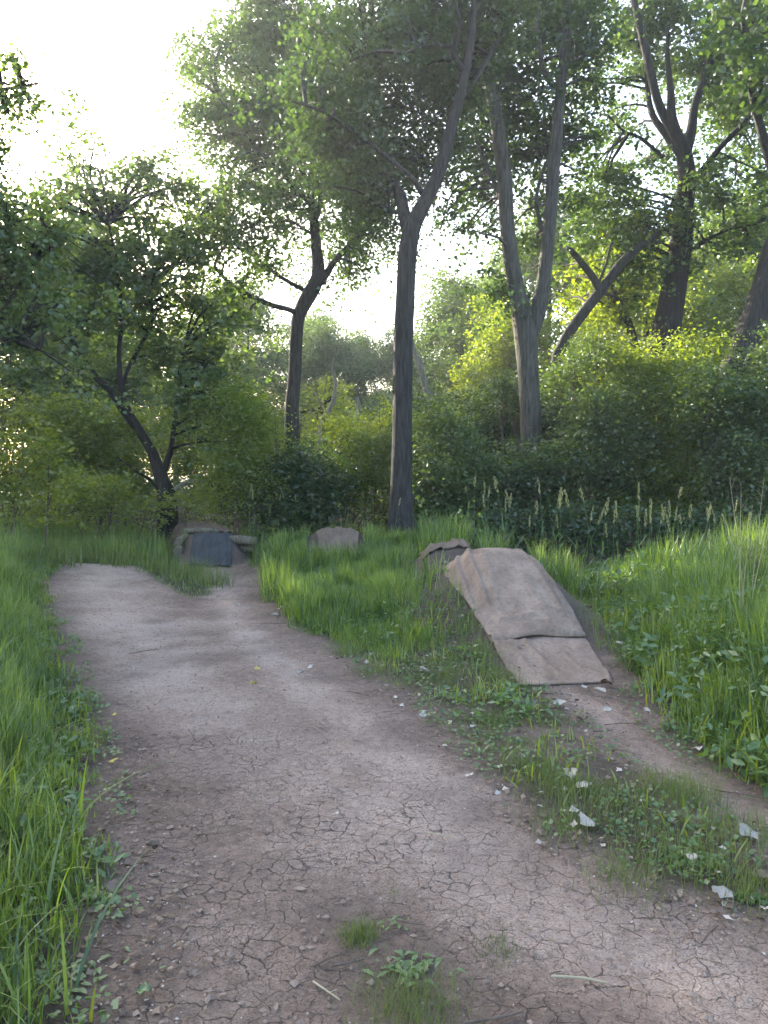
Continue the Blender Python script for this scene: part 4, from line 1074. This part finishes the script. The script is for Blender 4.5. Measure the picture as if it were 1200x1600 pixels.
# ------------------------------------------------------------------ seed headed grass stalks
def stalk_mesh(seed, h, head, fat):
    r0 = np.random.default_rng(seed)
    b = Buf(); lean = r0.normal(0, .05, 2)
    P = np.array([(0, 0, 0), (lean[0] * .4, lean[1] * .4, h * .5), (lean[0] * 1.4, lean[1] * 1.4, h)])
    SP, _ = tube(b, P, [.0028, .0022, .0015], 4, .15, cap=False)
    for t in (.25, .45, .6):
        q = P[0] + (P[2] - P[0]) * t; a = r0.uniform(0, 6.28); L_ = r0.uniform(.16, .28)
        d = np.array([math.cos(a), math.sin(a), 0]); s = np.array([-d[1], d[0], 0]) * .004
        m1 = q + d * L_ * .45 + [0, 0, L_ * .5]; e = q + d * L_ + [0, 0, L_ * .35]
        b.add([q - s, q + s, m1 + s, m1 - s, e], [(0, 1, 2, 3)], 4); b.add([m1 - s, m1 + s, e], [(0, 1, 2)], 3)
    hb = Buf()
    top = P[2]; n = int(58 * head / .16)
    for i in range(n):
        t = (i / n); a = r0.uniform(0, 6.28)
        rad = fat * (math.sin(math.pi * min(1, t * .85 + .12)) ** .8) * r0.uniform(.3, 1)
        clump = .5 + .5 * math.sin(t * 22 + seed)
        c = top + np.array([math.cos(a) * rad * (.5 + clump), math.sin(a) * rad * (.5 + clump), -.02 + head * t]) + np.array([lean[0], lean[1], 0]) * t * .4
        d = np.array([math.cos(a) * .35, math.sin(a) * .35, 1.0]); d /= np.linalg.norm(d)
        s = np.cross(d, [math.cos(a + 1), math.sin(a + 1), .1]); s /= np.linalg.norm(s)
        L_ = .020; w_ = .0042
        hb.add([c, c + d * L_ * .5 + s * w_, c + d * L_, c + d * L_ * .5 - s * w_], [(0, 1, 2, 3)], 4)
    return b, hb
stalk_protos = []
for k in range(6):
    st, hd = stalk_mesh(300 + k, [1.0, .9, 1.05, .85, .95, .8][k], [.15, .12, .17, .13, .1, .14][k], [.007, .006, .009, .012, .014, .006][k])
    r_ = empty('grass_stalk'); st.make('stem', M['weed'], r_); hd.make('seed_head', M['seed'], r_)
    stalk_protos.append(r_)
spots = []
for (px, py, Yd) in [(757, 745, 9.5), (772, 770, 9.4), (785, 752, 9.3), (802, 745, 9.6), (812, 748, 9.6), (848, 750, 9.0), (853, 756, 9.1), (862, 757, 9.2), (925, 752, 8.2), (936, 770, 8.3), (942, 765, 8.0), (972, 782, 8.8), (990, 775, 8.5),
        (1003, 757, 8.2), (998, 795, 8.0), (1016, 778, 8.3), (1027, 778, 8.4), (1018, 788, 8.0), (1038, 795, 8.5), (1058, 783, 8.3), (1052, 790, 8.0), (1074, 790, 8.6), (1068, 805, 8.1), (1086, 790, 8.4), (1133, 790, 8.2), (1149, 782, 8.6), (1142, 800, 8.0), (1100, 812, 7.6), (1160, 800, 7.5), (880, 790, 9.4), (826, 790, 9.0),
        (765, 760, 9.8), (793, 775, 9.1), (835, 785, 9.3), (870, 775, 9.5), (900, 790, 8.8), (912, 775, 8.6), (955, 795, 8.1), (965, 805, 7.8), (1008, 800, 7.8), (1045, 770, 8.8), (1064, 815, 7.6), (1094, 770, 8.9), (1115, 795, 8.0), (1125, 815, 7.4), (1185, 790, 7.8), (388, 755, 12.5), (400, 765, 12.4), (432, 770, 12.8), (452, 765, 12.7), (462, 764, 12.9), (492, 772, 12.8), (500, 775, 12.6), (565, 765, 12.5), (580, 762, 12.3), (596, 768, 12.4), (612, 772, 12.1), (652, 775, 11.8), (665, 790, 11.5), (688, 800, 11.2), (705, 790, 11.4), (730, 785, 11.0), (410, 788, 12.2), (742, 735, 10.2), (735, 755, 10.4)]:
    P = at(px, py, Yd); spots.append((P[0], Yd, P[2]))
usedp = [False] * 6
for i, (x_, y_, ztop) in enumerate(spots):
    k = i % 6
    o = stalk_protos[k] if not usedp[k] else copy_tree(stalk_protos[k]); usedp[k] = True
    g0 = float(H(x_, y_)); full = [1.15, 1.02, 1.22, .98, 1.05, .94][k]
    s = max(.4, (ztop - g0) / full) * random.uniform(.9, 1.07)
    o.location = (x_, y_, g0); o.scale = (max(.8, s), max(.8, s), s); o.rotation_euler = (random.uniform(-.13, .13), random.uniform(-.13, .13), random.uniform(0, 6.28))
    right = x_ > 1.0
    tag(o, ('tall ' if ztop - g0 > .95 else 'short ' if ztop - g0 < .7 else 'medium ') + 'pale seed headed grass stalk standing against the dark thicket' if right else 'small seed headed grass stalk at the back of the meadow', 'grass stalk', 'seed stalks before the dark thicket' if right else 'seed stalks at the back of the meadow')
# dead dry umbel at the right edge
b = Buf(); c = at(1165, 905, 6.2)
foot = np.array([c[0], 6.2, float(H(c[0], 6.2))])
for k in range(5):
    a = rng.uniform(-.12, .12); tp = at(1150 + 18 * k - 10, 745 + 22 * (k % 3), 6.2 + rng.normal(0, .1)) - foot
    tube(b, np.array([[a * .3, 0, 0], tp * .5 + [a * .3, 0, 0], tp]), [.004, .003, .0018], 4, .12, cap=False)
    for q in range(7):
        t = rng.uniform(.55, 1); s0 = tp * t; e = s0 + np.array([rng.normal(0, .07), rng.normal(0, .05), rng.uniform(.03, .11)])
        tube(b, np.array([s0, (s0 + e) / 2 + [.01, 0, 0], e]), [.0018, .0014, .001], 3, .1, cap=False)
o = b.make('dead_weed', M['straw']); o.location = foot; tag(o, 'dry straw coloured dead weed stems standing at the right edge', 'weed')

# ------------------------------------------------------------------ broad leaved weeds
def weed_mesh(seed, h, nl, L_, wd):
    r0 = np.random.default_rng(seed); sb, lb = Buf(), Buf()
    tp = np.array([r0.normal(0, .04), r0.normal(0, .04), h]); tube(sb, np.array([[0, 0, -.02], tp * .5 + [.01, 0, 0], tp]), [.0035, .003, .002], 5, .1)
    for i in range(nl):
        t = .15 + .85 * i / nl; c = tp * t; a = i * 2.4 + r0.uniform(-.3, .3); l = L_ * (1.15 - .7 * t) * r0.uniform(.8, 1.15)
        d = np.array([math.cos(a), math.sin(a), 0]); s = np.array([-d[1], d[0], 0]) * wd * l; up = r0.uniform(.25, .65)
        pts = [c, c + d * l * .3 + [0, 0, up * l * .35], c + d * l * .65 + [0, 0, up * l * .45], c + d * l + [0, 0, up * l * .2]]
        k_ = [c - s * .1, c + s * .1, pts[1] + s + [0, 0, .006], pts[1], pts[1] - s + [0, 0, .006], pts[2] + s * .75 + [0, 0, .005], pts[2], pts[2] - s * .75 + [0, 0, .005], pts[3]]
        lb.add(k_, [(0, 3, 4, 4), ], 4) if False else None
        lb.add(k_, [(0, 1, 3), (1, 2, 3), (0, 3, 4), (5, 8, 6), (6, 8, 7)], 3)
        lb.add(k_, [(3, 2, 5, 6), (4, 3, 6, 7)], 4)
    return sb, lb
weedp = []
for k in range(4):
    s_, l_ = weed_mesh(400 + k, [.34, .26, .42, .2][k], [13, 10, 16, 9][k], [.13, .12, .12, .10][k], [.16, .2, .13, .26][k])
    r_ = empty('leafy_weed'); s_.make('stem', M['weed'], r_); l_.make('leaves', M['weed'], r_)['kind'] = 'stuff'
    weedp.append(r_)
wspots = [(1010, 1075, 2), (1042, 1050, 2), (1075, 1085, 0), (1110, 1060, 2), (1140, 1095, 0), (975, 1040, 1), (955, 1010, 1), (940, 985, 1), (960, 960, 0), (1000, 1010, 0), (1180, 1120, 2), (1090, 1150, 1), (1130, 1170, 1), (1170, 1190, 3), (1050, 1130, 3), (925, 945, 0), (905, 925, 0), (1060, 1010, 0), (1120, 1010, 2), (1180, 1040, 0),
          (150, 1330, 3), (120, 1290, 1), (90, 1360, 1), (140, 1390, 3), (60, 1200, 0), (110, 1150, 1), (30, 1280, 0), (40, 1420, 3), (560, 950, 1), (520, 975, 1), (470, 960, 3), (345, 905, 3), (430, 850, 0), (440, 880, 0), (640, 985, 1), (600, 1000, 3), (135, 880, 0), (90, 870, 0), (270, 910, 1)]
usedw = [False] * 4
for (px, py, k) in wspots:
    c = gr(px, py, .05)
    o = weedp[k] if not usedw[k] else copy_tree(weedp[k]); usedw[k] = True
    s = random.uniform(.75, 1.25) * (.5 if px < 160 and py > 1100 else .85); o.location = (c[0], c[1], float(H(c[0], c[1]))); o.scale = (s, s, s); o.rotation_euler = (0, 0, random.uniform(0, 6.28))
    if px > 800: tag(o, 'leafy weed at the foot of the tall grass on the right', 'weed', 'leafy weeds along the right path')
    elif px < 160: tag(o, 'leafy weed in the left verge', 'weed', 'leafy weeds in the left verge')
    else: tag(o, 'leafy weed among the middle grass', 'weed', 'leafy weeds in the middle grass')

# small plants on the bare trail
def tuft(name, label, px, py, n, r, h, w=.0028, mat='turf', lean=.5, cat='grass tuft'):
    c = gr(px, py); V, Fc, N_ = blades(rng.normal(c[0], r, n), rng.normal(c[1], r * 1.1, n), rng.uniform(.4, 1, n) * h, rng.uniform(.7, 1.3, n) * w, lean, 3)
    O = np.array([c[0], c[1], float(H(*c))]); o = link(name, mesh_np(name, V - O, Fc, N_, M[mat])); o.location = O
    return tag(o, label, cat)
tuft('grass_tuft', 'small round green tuft alone on the bare trail', 562, 1458, 420, .035, .07)
tuft('grass_tuft', 'faint sparse tuft right of the small round tuft on the bare trail', 775, 1475, 160, .045, .045)
tuft('grass_tuft', 'fine dark tuft with straw at the bottom edge of the photograph', 640, 1575, 700, .085, .12, .0022)
tuft('grass_tuft', 'tiniest green sprig in the middle of the trail', 614, 1388, 60, .02, .03)
tuft('grass_tuft', 'wispy tall tuft beside the narrow path below the large jump', 1060, 1235, 420, .11, .17, .0028)
def rosette(label, px, py, nl, L_, wd, r=.1):
    r = r * .45
    c = gr(px, py); lb = Buf(); O = np.array([c[0], c[1], float(H(*c))])
    for q in range(nl):
        ctr = np.array([rng.normal(0, r), rng.normal(0, r * .6), .005]); a = rng.uniform(0, 6.28); l = .62 * L_ * rng.uniform(.6, 1.2)
        d = np.array([math.cos(a), math.sin(a), 0]); s = np.array([-d[1], d[0], 0]) * wd * .75 * l
        u = rng.uniform(.15, .5)
        k_ = [ctr, ctr + d * l * .4 + s + [0, 0, u * l * .6], ctr + d * l * .45 + [0, 0, u * l * .5], ctr + d * l * .4 - s + [0, 0, u * l * .6], ctr + d * l * .75 + s * .8 + [0, 0, u * l * .5], ctr + d * l * .75 - s * .8 + [0, 0, u * l * .5], ctr + d * l + [0, 0, u * l * .25]]
        lb.add(k_, [(0, 1, 2), (0, 2, 3), (4, 6, 2), (2, 6, 5), (1, 4, 2), (2, 5, 3)], 3)
    o = lb.make('trail_weed', M['weed']); o.location = O; tag(o, label, 'weed')
rosette('flat leafy weed spreading across the trail near the bottom edge', 640, 1508, 60, .075, .22, .12)
rosette('tiny leafy weed just above the flat spreading weed', 612, 1440, 14, .05, .25, .05)
rosette('leafy weed clump below the pale dead leaf at the right edge', 1170, 1400, 50, .07, .26, .06)
rosette('broad leaved weed clump in the turf near the right edge', 1075, 1340, 60, .08, .2, .12)
rosette('low weed clump at the bottom left corner among dead leaves', 90, 1530, 80, .07, .25, .2)
rosette('low weed clump on the edge of the left verge', 150, 1400, 50, .06, .28, .12)

# ------------------------------------------------------------------ litter
def crumpled_leaf(seed, L_):
    r0 = np.random.default_rng(seed); nn, mm = 6, 5
    t = np.linspace(0, 1, nn)[:, None]; u = np.linspace(-1, 1, mm)[None, :]
    wd = .40 * np.sin(np.pi * np.clip(t, .01, .99)) ** .75 * (1 + .28 * np.sin(t * 9 + seed))
    Xp = (t - .5) * L_ + 0 * u; Yp = u * wd * L_
    Zp = L_ * (.16 * u ** 2 * r0.uniform(.4, 1.8) + .10 * np.sin(t * 4 + seed) + .05 * r0.normal(0, 1, (nn, mm))) + .004
    Zp = Zp - Zp.min() + .003
    return sheet(np.stack([Xp, Yp, Zp], -1), .0015)
LEAF_L = [(1168, 1310, .13, 'dryleaf', 'large pale curled leaf in the turf at the right edge'), (1130, 1405, .10, 'dryleaf', 'pale dead leaf low on the right, below the large pale curled one'),
    (1082, 1343, .07, 'dryleaf', 'small pale leaf left of the large pale curled leaf'), (525, 1276, .045, 'dryleaf', 'single whitish leaf out in the middle of the cracked trail'),
    (178, 1194, .065, 'yellowleaf', 'yellow fallen leaf on the left edge of the trail'), (396, 1074, .07, 'yellowleaf', 'lower of two yellowish leaves in the middle of the trail'), (402, 1051, .07, 'yellowleaf', 'upper of two yellowish leaves in the middle of the trail'),
    (178, 1123, .05, 'yellowleaf', 'small orange leaf above the yellow leaf on the left edge'), (470, 1056, .09, 'dryleaf', 'pale leaf lying near the right edge of the trail, left of its neighbour'), (487, 1048, .09, 'dryleaf', 'pale leaf beside another, close to the middle grass'),
    (665, 1055, .13, 'dryleaf', 'crumpled grey white leaf in the grass left of the carpet foot'), (694, 965, .14, 'dryleaf', 'long pale leaf on the dirt bank left of the carpet'),
    (875, 1103, .13, 'dryleaf', 'ragged pale leaf just below the carpet foot'), (915, 1079, .10, 'dryleaf', 'clean pale leaf close under the carpet corner'), (938, 1085, .12, 'dryleaf', 'folded pale leaf right of the clean leaf under the carpet'), (948, 1073, .13, 'brownleaf', 'curled tan leaf at the right corner of the carpet foot'),
    (968, 1026, .10, 'dryleaf', 'pale leaf beside the lower right side of the carpet'), (922, 992, .12, 'brownleaf', 'tan leaf at the end of the carpet fold'), (910, 1126, .09, 'brownleaf', 'tan leaf on the narrow path below the jump'), (950, 1114, .09, 'dryleaf', 'pale leaf on the narrow path, right of the tan one'),
    (1092, 1176, .11, 'dryleaf', 'flat pale leaf where the narrow path meets the tall grass'), (892, 1217, .12, 'dryleaf', 'pale leaf pair in the turf, left one'), (912, 1232, .11, 'dryleaf', 'pale leaf in the turf just below the pair'), (915, 1288, .13, 'dryleaf', 'shredded pale leaf at the trail side of the turf'),
    (897, 1268, .07, 'dryleaf', 'small pale leaf above the shredded one'), (660, 1125, .07, 'dryleaf', 'white leaf at the turf edge near the middle of the trail'), (224, 1553, .06, 'weed', 'green fallen leaf on the trail near the bottom left'), (440, 955, .11, 'dryleaf', 'pale leaf where the far path joins the trail'),
    (430, 968, .11, 'dryleaf', 'pale leaf near the junction of the paths, lower one'), (372, 950, .10, 'dryleaf', 'pale leaf in the middle of the path to the far ramp'), (215, 885, .12, 'dryleaf', 'pale leaf at the far end of the main trail'), (240, 1330, .07, 'brownleaf', 'dull tan leaf on the left side of the cracked trail'),
    (175, 1390, .08, 'brownleaf', 'pinkish tan leaf at the left verge edge'), (1195, 1372, .08, 'brownleaf', 'rusty leaf cut by the right edge'), (740, 1140, .06, 'dryleaf', 'little pale leaf in the turf right of the white one'), (1010, 1118, .07, 'dryleaf', 'bleached leaf in the grass right of the narrow path')]
for k, (px, py, L_, mt, lb) in enumerate(LEAF_L):
    c = gr(px, py); o = crumpled_leaf(500 + k, L_ * .8).make('dead_leaf' if mt != 'weed' else 'green_leaf', M[mt], None, True)
    o.location = (c[0], c[1], float(H(*c)) + .006 + .015 * float(np.interp(c[1], [2, 5], [0, 1]))); o.rotation_euler = (rng.normal(0, .12), rng.normal(0, .12), rng.uniform(0, 6.28)); tag(o, lb, 'leaf')
# fine litter
def flat_bits(n, fn, size, mat, name, label, asp=.6, zoff=.006, lob=False):
    xs, ys = fn(n)
    P = np.stack([xs, ys, H(xs, ys) + zoff + rng.uniform(0, .01, len(xs))], 1)
    V, F3 = leaves_np(P, size, 1.6, lob, 0, asp)
    o = link(name, mesh_np(name, V, F3, 3, M[mat])); return tag(o, label, 'litter', kind='stuff')
def trail_pts(n, side=0):
    xs, ys = rng.uniform(-5, 3.6, n * 8), 1.6 + 11 * rng.random(n * 8) ** 1.25
    d = np.maximum.reduce(list(region(xs, ys)))
    k = in_view(xs, ys, .1) & (d < .05) & (rng.random(n * 8) < (.12 if side == 0 else 0) + np.exp(-(d / .28) ** 2))
    return xs[k][:n], ys[k][:n]
flat_bits(2200, trail_pts, .011, 'dryleaf', 'leaf_litter', 'tiny pale flecks of dead leaf scattered over the trail and its edges')
flat_bits(2600, trail_pts, .018, 'brownleaf', 'brown_litter', 'crumbled brown leaf litter along the trail edges', .6, .004, True)
def verge_pts(n):
    xs, ys = rng.uniform(-2.2, -.6, n * 3), rng.uniform(1.6, 4.5, n * 3); d = sdf(xs, ys, LEFT); k = (d > -.25) & (d < .35); return xs[k][:n], ys[k][:n]
flat_bits(420, verge_pts, .030, 'brownleaf', 'verge_litter', 'dull dead leaves matted under the left verge grass', .8, .004, True)
def turf_pts(n):
    xs, ys = rng.uniform(-.5, 3.6, n * 4), rng.uniform(2.6, 8, n * 4); k = sdf(xs, ys, MID) > -.15; return xs[k][:n], ys[k][:n]
flat_bits(900, turf_pts, .035, 'brownleaf', 'turf_litter', 'small dead leaves lying in the patchy turf', .8, .006, True)
flat_bits(260, turf_pts, .035, 'dryleaf', 'pale_turf_litter', 'pale scraps of leaf lying in the patchy turf', .8, .006, True)
# low clover leaves in the turf and verges
def clover_pts(n):
    xs, ys = rng.uniform(-3, 3.8, n * 5), rng.uniform(1.7, 8.5, n * 5)
    d = np.maximum(np.maximum(sdf(xs, ys, MID), sdf(xs, ys, LEFT)), sdf(xs, ys, RIGHT)); k = in_view(xs, ys) & (d > -.08) & (d < .8) & (fbm(xs, ys, .3, 120) > .5) & off_mats(xs, ys, .08)
    return xs[k][:n], ys[k][:n]
flat_bits(9000, clover_pts, .026, 'weed', 'clover', 'low clover and creeping weeds along the path edges', .9, .02)
# twigs
TW = [(430, 975, 60, 'long thin twig lying across the upper trail'), (520, 1497, 90, 'short stick left of the flat spreading weed'), (545, 1503, 70, 'second short stick touching the flat spreading weed'), (510, 1548, 80, 'pale stick slanting at the bottom of the trail'),
      (905, 1528, 110, 'thin pale straw stick on the lower right of the cracked trail'), (770, 1590, 130, 'dark stick at the bottom edge right of the fine tuft'), (930, 1310, 60, 'short dark twig at the trail side of the turf'), (865, 1085, 70, 'twig poking out from under the carpet foot'),
      (975, 1130, 80, 'thin twig across the narrow path below the jump'), (940, 1140, 50, 'dark stubby twig on the narrow path'), (1155, 1240, 90, 'twig pair on the narrow path near the right edge'), (560, 1085, 60, 'thin dark twig on the middle right of the trail'),
      (225, 1020, 60, 'small twig on the far left of the trail'), (690, 1305, 70, 'straw coloured twig in the middle of the cracked trail'), (640, 1440, 60, 'curved twig above the flat spreading weed'), (1110, 1455, 80, 'dark twig at the right edge of the cracked mud'), (985, 1452, 50, 'curved bit of root on the cracked mud')]
for k, (px, py, L_, lb) in enumerate(TW):
    c = gr(px, py); l = L_ / F_PX * c[1] * .8; b = Buf(); a = rng.uniform(-.9, .9)
    e = np.array([math.cos(a), math.sin(a), 0]) * l / 2; r_ = .0035 if L_ < 100 else .005
    tube(b, np.array([-e, [rng.normal(0, .008), rng.normal(0, .01), .004], e]), [r_, r_ * .9, r_ * .6], 6, .02, .1, k)
    tube(b, np.array([e * .2, e * .5 + [.01, .02, .004]]), [r_ * .5, r_ * .3], 4, .02)
    o = b.make('twig', M['straw' if 'pale' in lb or 'straw' in lb else 'twig'], None, True); o.location = (c[0], c[1], float(H(*c)) + r_ + .006); tag(o, lb, 'twig')
b = Buf(); xs, ys = trail_pts(420)
for x_, y_ in zip(xs, ys):
    a = rng.uniform(0, 3.14); l = rng.uniform(.02, .07); e = np.array([math.cos(a), math.sin(a), 0]) * l / 2; o_ = np.array([x_, y_, float(H(x_, y_)) + .007])
    tube(b, np.array([o_ - e, o_ + [0, 0, .003], o_ + e]), [.0018, .0016, .001], 3, .05, cap=False)
tag(b.make('twig_debris', M['twig']), 'fine broken twigs scattered over the dirt', 'litter', kind='stuff')
# crumbs and pebbles of dry soil
ico = np.array([(0, 0, 1), (.89, 0, .45), (.28, .85, .45), (-.72, .53, .45), (-.72, -.53, .45), (.28, -.85, .45), (.72, .53, -.1), (-.28, .85, -.1), (-.89, 0, -.1), (-.28, -.85, -.1), (.72, -.53, -.1)])
icf = np.array([(0, 1, 2), (0, 2, 3), (0, 3, 4), (0, 4, 5), (0, 5, 1), (1, 6, 2), (2, 6, 7), (2, 7, 3), (3, 7, 8), (3, 8, 4), (4, 8, 9), (4, 9, 5), (5, 9, 10), (5, 10, 1), (1, 10, 6)])
def grit_pts(n):
    xs, ys = rng.uniform(-5, 3.6, n * 5), 1.6 + 9 * rng.random(n * 5) ** 1.5
    d = np.maximum.reduce(list(region(xs, ys))); k = in_view(xs, ys, .1) & (d < .08) & (rng.random(n * 5) < .25 + fbm(xs, ys, .4, 130)); return xs[k][:n], ys[k][:n]
ico = np.array([(0, 0, 1), (1, 0, 0), (.1, 1, .2), (-1, .1, 0), (0, -1, .1)])
icf = np.array([(0, 1, 2), (0, 2, 3), (0, 3, 4), (0, 4, 1)])
xs, ys = grit_pts(11000); n = len(xs)
s = (.003 + .012 * rng.random(n) ** 5)[:, None, None]
V = ico[None] * s * rng.uniform(.6, 1.3, (n, 1, 3)) * np.array([1, 1, .6]) * (1 + .25 * rng.normal(0, 1, (n, len(ico), 1))) + np.stack([xs, ys, H(xs, ys) + .002], 1)[:, None]
F3 = icf[None] + (np.arange(n) * len(ico))[:, None, None]
M['crumb'] = plain_mat('soil_crumb', (.20, .155, .125), .95, .35, 8)
tag(link('soil_crumbs', mesh_np('soil_crumbs', V.reshape(-1, 3), F3.reshape(-1, 3), 3, M['crumb'])), 'small crumbs and pebbles of dry soil over the trail', 'soil', kind='stuff')

# ------------------------------------------------------------------ haze
if HAZE > 0:
    m, nt, N, L = new_mat('haze_air')
    v = nd(nt, 'ShaderNodeVolumePrincipled'); v.inputs['Density'].default_value = HAZE
    v.inputs['Color'].default_value = (.86, .92, 1.0, 1); v.inputs['Anisotropy'].default_value = .45
    o = nd(nt, 'ShaderNodeOutputMaterial'); L.new(v.outputs[0], o.inputs['Volume'])
    x0, x1, y0, y1, z0, z1 = -175, 175, -50, 235, -2.0, 22.0
    V = np.array([(x, y, z) for x in (x0, x1) for y in (y0, y1) for z in (z0, z1)])
    Fc = np.array([(0, 1, 3, 2), (4, 6, 7, 5), (0, 4, 5, 1), (2, 3, 7, 6), (0, 2, 6, 4), (1, 5, 7, 3)])
    hz = link('haze', mesh_np('haze', V, Fc, 4, m)); tag(hz, 'thin pale evening haze hanging in the air', 'haze', kind='stuff')

tris = 0
for me in bpy.data.meshes:
    if me.users and len(me.polygons):
        a = np.zeros(len(me.polygons), np.int32); me.polygons.foreach_get('loop_total', a); tris += int((a - 2).sum())
print('TRIS', tris)
